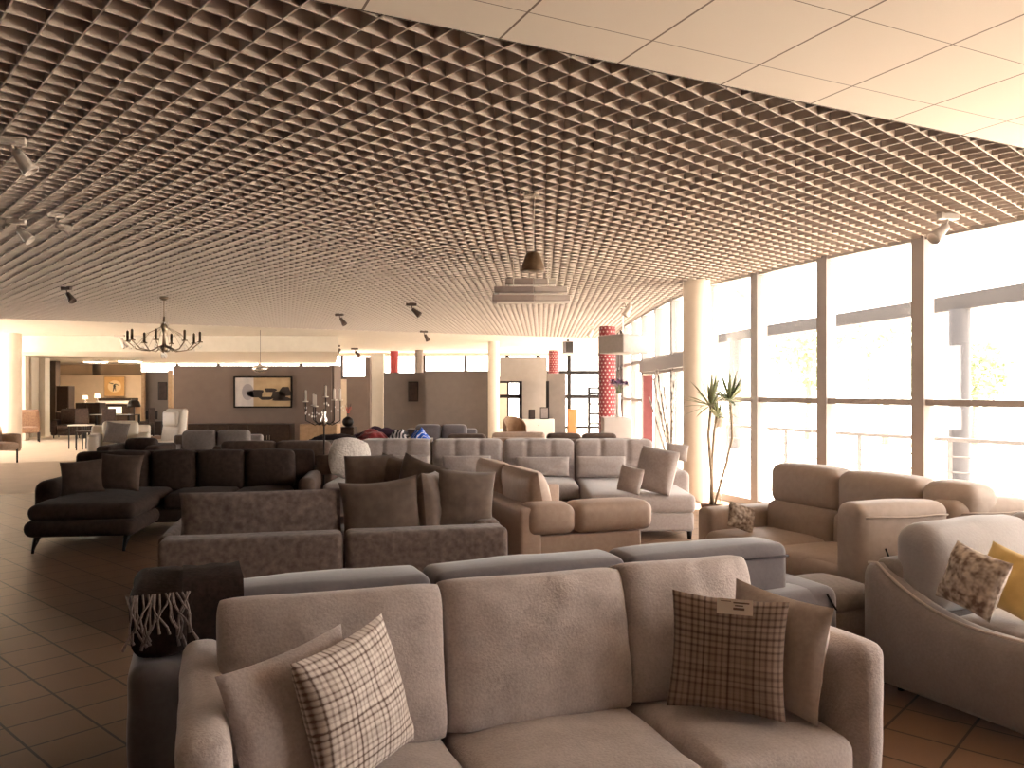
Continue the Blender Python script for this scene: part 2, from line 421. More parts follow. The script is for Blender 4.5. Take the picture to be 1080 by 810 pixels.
# far wall: plain below, a band of glass above; full glass to the right
struct('wall_far',box(-20.5,-.2,33.0,33.2,0,2.02),WM)
struct('wall_far_head',box(-20.5,3.8,33.0,33.2,3.0,3.62),WM)
x=-20.5
while x<-.5:
    glazed((x,33.1),(x+1.69,33.1),k,(),mw=.10,sill=2.02,top=3.0,fm=M['dark']); k+=1; x+=1.69
for j in range(3):
    glazed((-.2+j*1.27,33.1),(-.2+(j+1)*1.27,33.1),k,(1.3,2.3),mw=.16,top=3.0,fm=M['black'],tw=.15); k+=1
# left side: tall windows that let the sun onto the far floor
for j in range(0,8):
    glazed((XL-.1,12.6+j*1.55),(XL-.1,12.6+(j+1)*1.55),k,(),mw=.12,sill=.08,top=3.05); k+=1
struct('wall_left_head',box(XL-.2,XL,12.6,25.0,3.05,3.62),WM)
struct('wall_left_sill',box(XL-.2,XL,12.6,25.0,0,.06),WM)
struct('wall_left_return',box(-20.5,XL+.9,25.0,25.2,0,3.62),WM)
struct('wall_left_far',box(-20.7,-20.5,25.0,33.2,0,3.62),WDARK)

struct('ceiling_low',prism([(-20.5,25.2),(-16.0,25.2),(-16.0,22.6),(-4.9,22.75),(-7.2,32.98),(-20.5,32.98)],2.65,CEIL-.002),M['plaster'])
# columns and partitions
def column(x,y,r,m=M['colwhite'],h=CEIL):
    return struct('column',lathe([(r,0),(r,h+.02)],32),m,smooth='angle',M=Matrix.Translation((x,y,0)))
column(2.62,11.45,.19); column(-13.5,21.8,.21); column(-.58,25.5,.18); column(-3.55,30.8,.16,M['grey'])
RED=dots_mat('polka_dot_wrap',(.16,.022,.027),(.36,.27,.25),.085,.021)
column(2.32,19.6,.20,RED); column(1.6,31.0,.2,RED); column(-4.6,31.5,.16,mat('red_wrap',(.34,.05,.05),.6))
struct('pillar',box(-16.2,-15.85,26.6,27.0,0,CEIL),M['colwhite'])
def part_wall(px0,px1,ytop,d0,d1,m,th=.12,name='partition_wall',ybot=None):
    a=P(px0,HY,d0); b=P(px1,HY,d1); z1=min(CAMZ+(HY-ytop)*d0/F_PX,CEIL-.005)
    z0=0 if ybot is None else CAMZ-(ybot-HY)*d0/F_PX
    return struct(name,beam((a.x,a.y,(z0+z1)/2),(b.x,b.y,(z0+z1)/2),th,z1-z0),m)
part_wall(184,350,386,21.6,21.6,WBROWN)                 # wall with the wide painting
part_wall(350,357.5,385,21.6,22.6,WBROWN)
part_wall(366,388,397,25.5,25.5,WBROWN)
part_wall(386,391,377,25.6,25.6,WBROWN,.3)
part_wall(391,405,373,27.5,27.5,M['plaster'],.3)
part_wall(405,449,393,27.0,27.0,WGREY)
part_wall(449,517,391,26.0,26.0,WGREY)
WSOFT=noisy('soft_grey_paint',(.30,.265,.245),(.28,.245,.225),5,.8,.03,0)
part_wall(527,577,402,28.5,28.5,WSOFT,ybot=377)   # bulkhead over the alcove
part_wall(549,577,402,29.0,29.0,WSOFT)
q0,q1=P(527,402,28.9),P(550,402,28.9)
struct('trim_2',beam(q0,q1,.12,.14).merge(beam(P(527,418,28.9),P(550,418,28.9),.12,.12)).merge(beam(P(549,402,28.9),P(549,458,28.9),.12,.12)),M['black'])
struct('trim_3',beam(P(577.5,402,26.6),P(577.5,459,26.6),.10,.13),M['black'])
part_wall(577,596,394,27.0,27.0,WGREY,.5)
part_wall(150,179,392,28.0,28.0,WGREY)                   # grey panel in the far left room
part_wall(150,153,392,27.8,27.8,M['wood'],.1); part_wall(178,182,390,27.4,27.4,M['wood'],.1)
part_wall(40,50,372,27.2,27.2,M['plaster'],.3)
part_wall(51,61,375,30,30,WDARK,.3)
a=P(60,HY,32.4)
struct('wall_far_left',box(-19.5,-13.2,32.3,32.5,0,2.16),noisy('beige_wall_paint',(.66,.49,.34),(.62,.46,.32),5,.8,.03,0))

# ------------------------------------------------------------------ outside
struct('ground',box(-70,70,-40,120,-.5,-.25),noisy('pale_concrete',(.74,.68,.60),(.68,.62,.54),1,.9,0,0))
struct('exterior_bounce_cut',prism([(6.95,-12),(16,-12),(11,8),(5.0,8),(6.2,5),(6.95,1)],-.25,-.06),noisy('dark_bounce_cut',(.16,.13,.10),(.10,.08,.06),6,.9,.2,0))  # unseen dark strip, added to cut light bouncing up to the near ceiling
struct('exterior_terrace',prism([(4.9,8.05),(9.3,8.05),(8.2,14),(7.6,24),(7.6,34),(4.0,34),(3.2,19.5),(3.3,12)],-.25,-.05),noisy('pale_paving',(.45,.41,.36),(.40,.36,.32),2,.9,0,0))
rt=thing('terrace_railing','thin metal railing outside beyond the tall windows','railing',(0,0,0))
rp=[V((3.9,14.6)),V((5.0,11.6)),V((6.3,9.2)),V((7.6,6.5))]
for zz,rw in ((.92,.05),(.70,.018),(.50,.018),(.30,.018)):
    g=G()
    for a,b in zip(rp[:-1],rp[1:]): g.merge(beam((a.x,a.y,zz),(b.x,b.y,zz),rw,rw))
    obj('rail',g,M['rail'],rt)
for a,b in zip(rp[:-1],rp[1:]):
    for j in range(2):
        q=a+(b-a)*(j/2); obj('railing_post',box(q.x-.022,q.x+.022,q.y-.022,q.y+.022,-.06,.92),M['rail'],rt)
can=thing('canopy_beam','long grey canopy beam outside above the railing','beam')
cp=[(8.6,9.0),(8.0,12.6),(7.55,15.4),(6.6,20.5),(6.0,25)]
g=G()
for a,b in zip(cp[:-1],cp[1:]): g.merge(beam((a[0],a[1],3.08),(b[0],b[1],3.08),.22,.27))
obj('girder',g,mat('canopy_paint',(.034,.028,.026),.6),can)
for (x,y) in ((7.72,13.9),(6.25,22.6)): obj('canopy_post',lathe([(.17,-.06),(.17,2.95)],20,(x,y,0)),mat('post_paint',(.055,.052,.056),.6),can,smooth='angle')
LEAFB=noisy('sunlit_leaves',(.34,.38,.24),(.26,.30,.17),3,.8,0,0)
BARK=noisy('bark',(.34,.28,.21),(.22,.17,.12),20,.9,.3,0)
def tree(x,y,h,r,label,seed):
    t=thing('garden_tree',label,'tree',(x,y,-.25),0,'trees outside the windows'); rnd=random.Random(seed)
    obj('trunk',tube([(0,0,0),(.05,.02,h*.35),(0,.05,h*.7)],[.13,.1,.05],8),BARK,t)
    g=G()
    for _ in range(900):
        an=rnd.uniform(0,2*pi); ph=rnd.uniform(-1,1); rr=r*rnd.random()**.4
        c=V((rr*cos(an)*sqrt(1-ph*ph),rr*sin(an)*sqrt(1-ph*ph),h*.66+rr*ph*.85)); s=rnd.uniform(.10,.2)
        q=Matrix.Rotation(rnd.uniform(0,6.3),3,V((rnd.uniform(-1,1),rnd.uniform(-1,1),rnd.uniform(-1,1))).normalized())
        g.add([c+q@V((-s,0,0)),c+q@V((0,-s*.5,.03)),c+q@V((s,0,0)),c+q@V((0,s*.5,.03))],[(0,1,2,3)])
    obj('crown',g,LEAFB,t)
tree(12.5,27,4.2,1.7,'leafy garden tree behind the rail, seen through the middle tall window',1)
tree(11.0,30,4.6,1.6,'leafy garden tree seen through the window beside the potted yucca',2)
tree(15.5,27,3.6,1.3,'low leafy garden tree seen beside the outdoor canopy post',3)

BL=bpy.data.materials.new('blind_cloth'); BL.use_nodes=True; nt=BL.node_tree; nt.nodes.clear()  # tan blinds added in place of frosted panes, to dim their light
o_=nt.nodes.new('ShaderNodeOutputMaterial'); tl=nt.nodes.new('ShaderNodeBsdfTranslucent'); df=nt.nodes.new('ShaderNodeBsdfDiffuse'); mx=nt.nodes.new('ShaderNodeMixShader')
tl.inputs[0].default_value=(.17,.125,.085,1); df.inputs[0].default_value=(.55,.45,.34,1); mx.inputs[0].default_value=.75
nt.links.new(df.outputs[0],mx.inputs[1]); nt.links.new(tl.outputs[0],mx.inputs[2]); nt.links.new(mx.outputs[0],o_.inputs[0])
for j,(a_,b_,lab) in enumerate(((-19.6,-16.8,'left tan blind added to dim the panes high in the far left room'),(-17.09,-15.1,'middle tan blind added to dim the panes above the orange painting'))):
    t=thing('window_blind',lab,'blind',(0,32.9-.06*j,2.02)); obj('blind_sheet',box(a_,b_,-.008,.0,.02,.64),BL,t); obj('top_rail',box(a_,b_,-.02,.02,.60,.63),M['white'],t)

# ------------------------------------------------------------------ sofas
def fr(loc,F):                       # frame at loc, local +y facing F
    F=V(F).normalized(); return (loc[0],loc[1],0), atan2(-F.x,F.y)
def feet(t,spots,m=None,h=.1,r=.022):
    for (x,y) in spots: obj('leg',lathe([(r*.75,0),(r,h+.02)],10,(x,y,0)),m or M['black'],t,True)
def seam(t,pts,m,r=.005,name='piping'): return obj(name,tube(pts,r,6),m,t,True)

# the oatmeal three seater in front
loc,rz=fr((-.095,3.095),(.358,-.934))
s1=thing('sofa','oatmeal grey three-seater sofa nearest the camera with slim rounded arms','sofa',loc,rz)
m=M['s1']
obj('base',rbox(-1.07,1.07,.03,.86,.09,.27,.04),m,s1,True)
obj('backrest',rbox(-1.09,1.09,0,.16,.09,.68,.06,wr=.004),m,s1,True)
for sx in (-1,1):
    g=rbox(-.065,.065,.02,.90,.09,.725,.05,(.0,.0,0,.02,0,0),m=12,wr=.005,seed=sx+4)
    for i,v in enumerate(g.v):            # arm falls a little and leans outwards
        g.v[i]=V((v.x+sx*.02*max(0,(v.z-.3))/.4+sx*1.0, v.y, v.z))
    obj('armrest',g,m,s1,True)
for i,(a,b) in enumerate(((.95,.29),(.28,-.39),(-.40,-.94))):
    obj('seat_cushion',rbox(b,a,.17,.92,.26,.44,.05,(0,0,0,.015,0,.022),m=9,wr=.009,seed=i,fr=3.4),m,s1,True)
for i,(a,b,yw,ro) in enumerate(((.975,.285,-.06,.0),(.28,-.395,.02,-.015),(-.395,-.965,.09,-.03))):
    wd=a-b
    g=pillow(wd+.03,.50,.25,30,.025,.20,.007,seed=i+2,cr=.010,cn=.045)
    g.tf(PM(((a+b)/2,.335-(.02 if i==2 else 0),.665),yw,.22,ro))
    c=obj('back_cushion',g,m,s1,True)
g=box(-.004,.004,-.013,.013,-.03,.03); g.tf(PM((-.392,.36,.72),.3,.2,0)); obj('care_tag',g,M['white'],s1)
feet(s1,((-1.0,.1),(1.0,.1),(-1.0,.82),(1.0,.82)))

def loose(name,label,w,h,t,mt,c,yaw=0,lean=0,roll=0,group=None,seed=0,pinch=.07,ex=.42,n=18,wr=.008,dent=0,cat='cushion'):
    o=obj(name,pillow(w,h,t,n,pinch,ex,wr,seed,dent),mt,None,True,PM(c,radians(yaw),radians(lean),radians(roll)))
    return tag(o,label,cat,group)
loose('cushion','plain oatmeal cushion slumped against the left arm of the front sofa',.39,.40,.13,M['s1'],P(314,760,2.19),46,-10,-8,seed=11,wr=.014)
loose('cushion','pale checked cushion leaning at the left end of the front sofa',.385,.385,.15,M['plaid_l'],P(376,743,2.24),60,-14,-6,seed=12)
loose('cushion','dark brown checked cushion carrying a white price card on the front sofa',.385,.385,.13,M['plaid_d'],P(767,690,2.71),-17,-10,2,seed=13)
loose('cushion','plain beige cushion tucked behind the dark brown checked one',.39,.39,.13,M['taupe'] if 0 else noisy('beige_linen',(.52,.44,.395),(.45,.375,.335),60,.9,.2,.3),P(817,686,2.80),-52,-8,4,seed=14,wr=.012)
pc=thing('price_card','small white price card pinned on the dark checked cushion','price card',P(775,640,2.60),radians(-10))
pc.rotation_euler=(radians(-12),radians(2),radians(-12))
obj('card',box(-.056,.056,-.0012,.0012,-.024,.024),noisy('card_paper',(.86,.78,.72),(.84,.76,.70),5,.7,0,0),pc)
g=G()
for (x0,x1,z,h) in ((-.005,.045,.013,.0022),(0,.026,.004,.002),(-.005,.03,-.006,.0036),(-.045,-.012,.016,.0012)):
    g.merge(box(x0,x1,-.0022,-.0013,z-h,z+h))
obj('print',g,mat('card_ink',(.22,.15,.13),.8),pc)

# slate velvet sofa standing back to back with it
loc,rz=fr((.10,3.51),(-.375,.927))
s2=thing('sofa','slate grey velvet sofa seen from behind, directly behind the front sofa','sofa',loc,rz)
m=M['s2']
obj('base',rbox(-1.36,1.36,-.02,.86,.10,.36,.05),m,s2,True)
obj('backrest',rbox(-1.38,1.58,-.13,.10,.10,.575,.055,wr=.005),m,s2,True)
for i in range(3):
    a=-1.38+.92*i
    cu=obj('back_cushion',rbox(a+.008,a+.912,-.02,.24,.50,.79,.045,(.0,.0,.012,.02,0,.012),m=9,wr=.007,seed=20+i,fr=4),m,s2,True)
    seam(cu,[(a+.03,-.036,.735),(a+.25,-.041,.738),(a+.46,-.043,.737),(a+.68,-.041,.738),(a+.89,-.036,.735)],mat('slate_seam',(.06,.05,.055),.9),.006,'seam')
for sx in (-1,1):
    obj('armrest',rbox(min(sx*1.38,sx*1.60),max(sx*1.38,sx*1.60),-.13,.88,.10,.58,.06,m=8,wr=.005,seed=30+sx),m,s2,True)
for i in range(3): obj('seat_cushion',rbox(-1.36+.907*i,-1.36+.907*(i+1),.22,.88,.30,.44,.05,(0,0,0,0,0,.02)),m,s2,True)
feet(s2,((-1.3,0),(1.3,0),(-1.3,.8),(1.3,.8)))
obj('zip_tab',beam((1.50,-.137,.555),(1.56,-.137,.47),.012,.004),M['black'],s2)
# throw folded over its left back corner
th=thing('throw_blanket','dark knitted throw with pale fringe draped over the left end of the slate sofa','throw',(s2.location.x,s2.location.y,0),rz)
tk=noisy('throw_knit',(.04,.026,.022),(.022,.014,.012),60,.95,.5,0)
obj('cloth',rbox(-1.60,-1.395,-.09,.42,.592,.825,.05,(0,0,.01,0,0,.012),m=8,wr=.012,seed=3,fr=9),tk,th,True)
g=G(); n2=14; prof=[(-.062,.60),(-.062,.70),(-.06,.80),(-.035,.84),(.03,.845),(.12,.85),(.23,.845),(.285,.80),(.288,.70)]
for i in range(8):
    for (dx,off) in ((0,0),): pass
vs=[]; fs=[]
for i in range(9):
    x=-1.42+.21*i/8
    for j2,(y,z) in enumerate(prof):
        for o2 in (0,1): vs.append((x,y+(-.012 if y<0 else .012 if y>.24 else 0)*o2,z+(.012 if .8<z else 0)*o2+.004*sin(x*60+y*20)*o2))
R2=len(prof)
for i in range(8):
    for j2 in range(R2-1):
        for o2 in (0,1):
            q=[(i*R2+j2)*2+o2,((i+1)*R2+j2)*2+o2,((i+1)*R2+j2+1)*2+o2,(i*R2+j2+1)*2+o2]; fs.append(tuple(q) if o2 else tuple(reversed(q)))
obj('cloth_fold',g.add(vs,fs),tk,th,True)
rnd=random.Random(5); fm=noisy('fringe_yarn',(.30,.25,.235),(.17,.135,.125),80,.95,.2,.2)
for k2 in range(22):
    j=k2/21; x0=-1.605+.20*j; L=rnd.uniform(.11,.18); sw=rnd.uniform(-.06,.06)
    p0=V((x0,-.085,.815)); pts=[p0+V((sw*q+.010*sin(6*q+k2),-.022*min(1,q*4)-.006*q,.012*(q<.1)-L*q)) for q in (0,.2,.4,.6,.8,1)]
    obj('fringe_tassel',tube(pts,[.0035,.004,.0035,.004,.0045,.006],5),fm,th,True)

# brown velvet sofa seen from behind, cushions piled on it
loc,rz=fr((-1.13,5.335),(-.232,.973))
s3=thing('sofa','brown mottled velvet sofa seen from behind, piled with big loose cushions','sofa',loc,rz)
m=M['s3']
for a,b in ((-1.14,.012),(.028,1.14)):
    obj('backrest',rbox(a,b,0,.24,.10,.60,.045,m=8,wr=.004),m,s3,True)
obj('armrest',rbox(-1.18,-1.09,.245,1.30,.10,.59,.04),m,s3,True)
obj('armrest',rbox(.95,1.14,.245,1.45,.10,.615,.05),m,s3,True)
obj('base',rbox(-.97,.94,.245,1.40,.10,.32,.04),m,s3,True)
for a,b in ((-.97,-.02),(-.01,.94)): obj('seat_cushion',rbox(a,b,.25,1.42,.30,.44,.05,(0,0,0,0,0,.015)),m,s3,True)
feet(s3,((-1.05,.05),(1.05,.05),(-1.05,1.25),(1.05,1.35)))
def s3w(x,y,z): return Matrix.Translation(s3.location)@Matrix.Rotation(rz,4,'Z')@V((x,y,z))
yw=degrees=math.degrees(rz)
GP='loose cushions piled on the brown velvet sofa'
loose('back_pillow','wide brown velvet cushion filling the left half of the velvet sofa back',1.09,.38,.20,M['s3'],s3w(-.525,.40,.665),yw,-4,0,GP,21,.03,.26,wr=.016)
loose('back_pillow','dark brown cushion with drooping top right of the wide velvet cushion',.56,.44,.20,M['s3p'],P(402,537,5.72),yw-4,-3,-5,GP,22,.06,.4,dent=.04)
loose('back_pillow','plump brown cushion turned edge on between two others on the velvet sofa',.48,.48,.21,M['s3p'],P(455,532,5.95),84,-6,4,GP,23,.05,.36)
loose('back_pillow','brown cushion at the right end of the velvet sofa, pale lit right edge',.43,.43,.20,M['s3p'],P(491,527,5.92),16,-5,5,GP,24,.05,.36)
loose('back_pillow','dark slanting cushion peaking behind the edge on cushion of the velvet sofa',.50,.48,.16,M['s3p'],P(442,517,6.33),-38,-8,12,GP,25)
loose('back_pillow','brown cushion half hidden second from the back of the velvet pile',.46,.46,.15,M['s3p'],P(420,512,6.60),-30,-8,8,GP,26)
loose('back_pillow','flat square cushion farthest back in the velvet pile, sharp corners',.40,.44,.13,M['s3p'],P(389,508,6.68),4,-8,-2,GP,27,.03,.34)

# cognac leather sofa turned to the windows
loc,rz=fr((.12-.326*.9,6.2+.945*.9),(.945,.326))
s4=thing('sofa','cognac leather sofa seen from its padded arm end, facing the windows','sofa',loc,rz)
m=M['s4']
obj('backrest',rbox(-.90,.90,-.06,.12,.08,.64,.03),m,s4,True)
obj('base',rbox(-.88,.64,.125,.98,.08,.30,.03),m,s4,True)
for a,b in ((-.86,-.12),(-.11,.63)): obj('seat_cushion',rbox(a,b,.14,1.02,.29,.44,.05,(0,0,0,.02,0,.03)),m,s4,True)
for a,b,ps in ((-.86,-.10,31),(-.08,.72,32)):
    g=pillow(b-a,.48,.28,18,.03,.30,.006,ps); g.tf(PM(((a+b)/2,.20,.66),0,.20,0)); obj('back_cushion',g,m,s4,True)
for x0 in (.66,):
    obj('armrest',rbox(.66,.88,-.02,.99,.08,.42,.02),m,s4,True)
    for a,b in ((.0,.40),(.405,1.08)):
        obj('arm_cushion',rbox(.60,.93,a,b,.425,.655,.072,(0,.015,0,.01,0,.015),m=8,wr=.004,seed=33),m,s4,True)
obj('armrest',rbox(-.93,-.88,.0,1.0,.08,.60,.02),m,s4,True)
feet(s4,((-.8,.05),(.8,.05),(-.8,.9),(.8,.9)),h=.07)

# mushroom sectional with tufted backs
s5=thing('sectional_sofa','long mushroom grey sectional with tufted backs and a chaise by the round pillar','sectional sofa',(0,10.4,0),pi)
m=M['s5']
W5=[-1.92,-1.01,-.11,.79,1.78]
obj('base',rbox(-1.80,1.92,-.02,1.02,.10,.30,.04),m,s5,True)
for i in range(4):
    a,b=-W5[i+1],-W5[i]
    g=rbox(a+.006,b-.006,.0,.34,.10,.935,.07,(0,0,0,.02,0,.008),m=26)
    w3=(b-a)/3
    for q,v in enumerate(g.v):
        if v.y>.12 and v.z>.5:
            gr=max(math.exp(-((v.x-a-w3)/.02)**2),math.exp(-((v.x-b+w3)/.02)**2))*min(1,max(0,(v.z-.60)/.06))
            gr=max(gr,.8*math.exp(-((v.z-(.66 if abs(v.x-(a+b)/2)>w3/2 else .70))/.018)**2))
            g.v[q]=V((v.x,v.y-.030*gr,v.z-(.014*gr if v.z>.88 else 0)))
    obj('back_cushion',g,m,s5,True)
for a,b in ((-.79,.11),(.11,1.01),(1.01,1.86)):
    obj('seat_cushion',rbox(a+.006,b-.006,.30,1.10,.26,.47,.07,(0,0,0,.02,0,.03),m=8),m,s5,True)
obj('chaise',rbox(-1.92,-.80,.36,2.02,.27,.465,.06,(0,0,0,.01,0,.015),m=10),m,s5,True)
obj('chaise_base',rbox(-1.90,-.80,.80,2.0,.08,.275,.03),m,s5,True)
obj('armrest',rbox(-2.06,-1.80,.02,1.10,.10,.62,.07,m=8),m,s5,True)
obj('armrest',rbox(1.87,2.18,.02,1.15,.10,.485,.06,m=8),m,s5,True)
feet(s5,((-1.86,1.95),(-.86,1.95),(1.8,1.0),(2.1,1.05),(-1.8,.1),(1.8,.1)),h=.08,r=.03)
GL='small lumbar cushions along the mushroom sectional'
loose('lumbar_cushion','flat lumbar cushion on the second back from the left of the sectional',.60,.24,.14,M['s5'],P(492,491,9.84),0,-10,0,GL,41,.02,.34)
loose('lumbar_cushion','creased lumbar cushion on the middle seat of the mushroom sectional',.66,.24,.15,M['s5'],P(572,492,9.84),0,-10,0,GL,42,.02,.34,wr=.014)
loose('lumbar_cushion','lumbar cushion at the inner end of the chaise of the sectional',.60,.25,.15,M['s5'],P(634,492,9.84),0,-10,0,GL,43,.02,.34)
loose('lumbar_cushion','short lumbar cushion beside the white round cushion of the sectional',.50,.24,.14,M['s5'],P(432,490,9.84),0,-10,0,GL,44,.02,.34)
loose('cushion','large puffy square cushion standing on the chaise against the sectional arm',.44,.47,.20,M['s5'],P(692,497,8.52),-38,-14,8,None,45,.02,.3)
loose('cushion','small square cushion propped before the large puffy one on the chaise',.28,.27,.12,M['s5'],P(665,506,8.32),-42,-10,8,None,46,.04,.36)
loose('cushion','small cushion lying on the sectional arm near the round pillar',.26,.20,.11,M['s5'],P(714,477,9.7),-20,-12,6,None,47,.03,.34)
loose('cushion','round white fur cushion at the left end of the mushroom sectional',.42,.40,.28,noisy('white_fur',(.80,.74,.68),(.6,.53,.48),40,.95,.6,.3,bdist=.02),P(369,485,9.66),30,-10,8,None,48,-.25,.5)
loose('cushion','small brown cushion left of the round white fur cushion',.28,.24,.14,M['s3p'],P(346,490,9.75),24,-10,0,None,49,.0,.45)

# espresso corner sofa on the left
loc,rz=fr((-3.70,9.58),(.14,-.99))
s6=thing('corner_sofa','dark espresso corner sofa with a chaise on the tiled floor','corner sofa',loc,rz)
m=M['s6']
obj('base',rbox(-1.20,1.28,.0,.98,.14,.30,.04),m,s6,True)
obj('backrest',rbox(-1.32,1.36,-.06,.13,.12,.84,.06,(0,0,0,0,0,.01),m=8),m,s6,True)
for i,(a,b) in enumerate(((.98,.50),(.48,-.02),(-.03,-.56),(-.57,-1.12))):
    obj('back_cushion',rbox(b,a,.14,.36,.40,.85,.06,(0,0,0,.05,0,.02),m=7,wr=.008,seed=50+i),M['s6'],s6,True)
for a,b in ((.15,-.52),(-.53,-1.12)):
    obj('seat_cushion',rbox(b,a,.32,1.02,.28,.44,.05,(0,0,0,.02,0,.03),wr=.006,seed=52),m,s6,True)
obj('chaise',rbox(.20,1.18,.32,1.80,.30,.46,.078,(0,0,0,.02,0,.02),m=9,wr=.01,seed=55),m,s6,True)
obj('chaise_base',rbox(.18,1.20,.95,1.84,.15,.315,.08,(0,0,0,.02,0,0),m=8),m,s6,True)
obj('armrest',rbox(1.21,1.48,.05,.95,.12,.60,.11,m=7),m,s6,True)
obj('armrest',rbox(-1.42,-1.24,.10,1.0,.12,.60,.07,m=7),noisy('lit_arm_chenille',(.30,.235,.195),(.24,.18,.15),20,.85,.2,.4) if 0 else M['s6p'],s6,True)  # lighter brown on this arm stands in for window light falling on it
for x,y in ((1.10,1.72),(.28,1.72),(-1.2,.92),(1.38,.12),(-1.2,.06)):
    obj('leg',tube([(x,y,.16),(x+.01,y+.03,.09),(x+.02,y+.05,.03),(x+.02,y+.055,0)],[.035,.024,.015,.014],8),M['black'],s6,True)
loose('cushion','brown square cushion at the far left end of the espresso sofa',.42,.35,.15,M['s6p'],P(87,504,8.30),14,-12,-5,None,61)
loose('cushion','darker square cushion right of the one at the far left end of the espresso sofa',.44,.38,.14,M['s6p'],P(127,498,8.38),2,-12,3,None,62)

# caramel leather corner sofa at the windows
loc,rz=fr((2.63,5.75),(-.915,-.404))
s7=thing('corner_sofa','caramel leather corner sofa with high segmented backs along the tall windows','corner sofa',loc,rz)
m=M['s7']
def bm7(a,b,s):
    g=rbox(a,b,-.05,.24,.36,.68,.07,(0,0,0,.04,0,0),m=7,wr=.004,seed=s)
    g.merge(rbox(a,b,-.07,.20,.645,.965,.08,(0,0,.01,.03,0,.015),m=7,wr=.004,seed=s+1)); return g
for i,(a,b) in enumerate(((.93,.245),(.235,-.46),(-.47,-.86))):
    obj('back_cushion',bm7(b,a,70+i),m,s7,True)
obj('base',rbox(-1.0,.93,-.05,.80,.06,.32,.03),m,s7,True)
for a,b in ((.92,.24),(.23,-.44)): obj('seat_cushion',rbox(b,a,.22,.86,.27,.465,.07,(0,0,0,.02,0,.03),m=8,wr=.004),m,s7,True)
obj('armrest',rbox(.935,1.13,-.06,.76,.06,.62,.05,m=8),m,s7,True)
Mi=(Matrix.Translation(s7.location)@Matrix.Rotation(rz,4,'Z')).inverted()
lb,rb7=fr((2.60,4.87),(-.24,.97))
MB=Mi@Matrix.Translation(lb)@Matrix.Rotation(rb7,4,'Z')
for i,(a,b) in enumerate(((-.575,.06),(.10,.70))):
    g=rbox(a,b,.0,.24,.36,.87,.06,(.01,.01,.02,.02,0,.014),m=10,wr=.006,seed=75+i,fr=5)
    cu=obj('back_cushion',g.tf(MB),m,s7,True)
    seam(cu,[MB@V((a+q*(b-a),-.012-.012*sin(pi*q),.80+.004*sin(9*q))) for q in (.05,.2,.4,.6,.8,.95)],M['s7'],.006,'seam')
obj('back_base',rbox(-.57,.70,.02,.30,.06,.40,.05).tf(MB),m,s7,True)
obj('seat_cushion',rbox(-.60,.0,.24,.88,.27,.45,.06,(0,0,0,0,0,.03)).tf(MB),m,s7,True)
obj('pull_strap',tube([(-.42,-.026,.62),(-.405,-.038,.57),(-.425,-.034,.52)],.006,6).tf(MB),M['black'],s7,True)
feet(s7,((.8,0),(.8,.7),(-.8,.0)),h=.05)
# striped scrap on the seat end
loose('cushion','small black and white striped cushion peeking over the slate sofa by the caramel seat',.22,.20,.10,M['leafprint'],V((1.72,6.05,.60)),20,-20,20,None,79)

# stone grey sofa on the right with a sweeping arm
loc,rz=fr((1.86+.89*1.0,4.15+.45*1.0),(.45,-.89))
s9=thing('sofa','stone grey sofa at the right with a high sweeping curved arm','sofa',loc,rz)
m=M['s9']
g=G(); N=22; th9=.13
def prof9(t): return .70-.235*(1-(1-min(1,t/.62))**2.2)-.01*t
outl=[]
vs=[]; fs=[]
for i in range(N+1):
    t=i/N; y=-.05+1.10*t; z=prof9(t)
    if t<.06: z-=.05*(1-t/.06)**2
    bow=.05*sin(pi*min(1,t*1.1))
    ring=[(1.0-th9-.0,.05),(1.0-th9,z-.05),(1.0-th9+.02,z-.012),(1.0-th9*.5,z),(1.0-.02+bow*.6,z-.012),(1.0+bow*.8,z-.05),(1.0+bow,z*.6),(1.0+bow*.6,.22),(1.0-.02,.08),(1.0-.05,.05)]
    vs+= [(x,y,zz) for x,zz in ring]
R=10
for i in range(N):
    for k2 in range(R): fs.append((i*R+k2,(i+1)*R+k2,(i+1)*R+(k2+1)%R,i*R+(k2+1)%R))
fs.append(tuple(range(R))); fs.append(tuple(reversed(range(N*R,N*R+R))))
g.add(vs,[tuple(reversed(f)) for f in fs])
a9=obj('armrest',g,m,s9,True)
seam(a9,[(1.0-.03+.05*sin(pi*min(1,t*1.1))*.6,-.05+1.10*t,prof9(t)+.004-(.05*(1-t/.06)**2 if t<.06 else 0)) for t in [i/20 for i in range(21)]],M['piping'],.008)
obj('base',rbox(-.98,.86,-.02,.95,.08,.30,.05),m,s9,True)
obj('backrest',rbox(-1.0,.93,-.06,.10,.08,.68,.05),m,s9,True)
for a,b,s in ((.90,.02,90),(.01,-.88,91)):
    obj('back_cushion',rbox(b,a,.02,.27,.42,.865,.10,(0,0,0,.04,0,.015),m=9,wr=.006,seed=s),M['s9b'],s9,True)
    obj('seat_cushion',rbox(b,a-.04,.28,.98,.28,.44,.06,(0,0,0,.02,0,.03)),m,s9,True)
feet(s9,((.85,.05),(.85,.88),(-.85,.05),(-.85,.88)),h=.09)
loose('cushion','marble print cushion resting inside the curved arm of the stone sofa',.29,.29,.15,M['leafprint'],P(1026,612,3.78),-64,-16,12,None,92)
loose('cushion','mustard yellow cushion beside the marble print one on the stone sofa',.30,.30,.14,M['mustard'],P(1066,622,3.86),-62,-16,12,None,93)

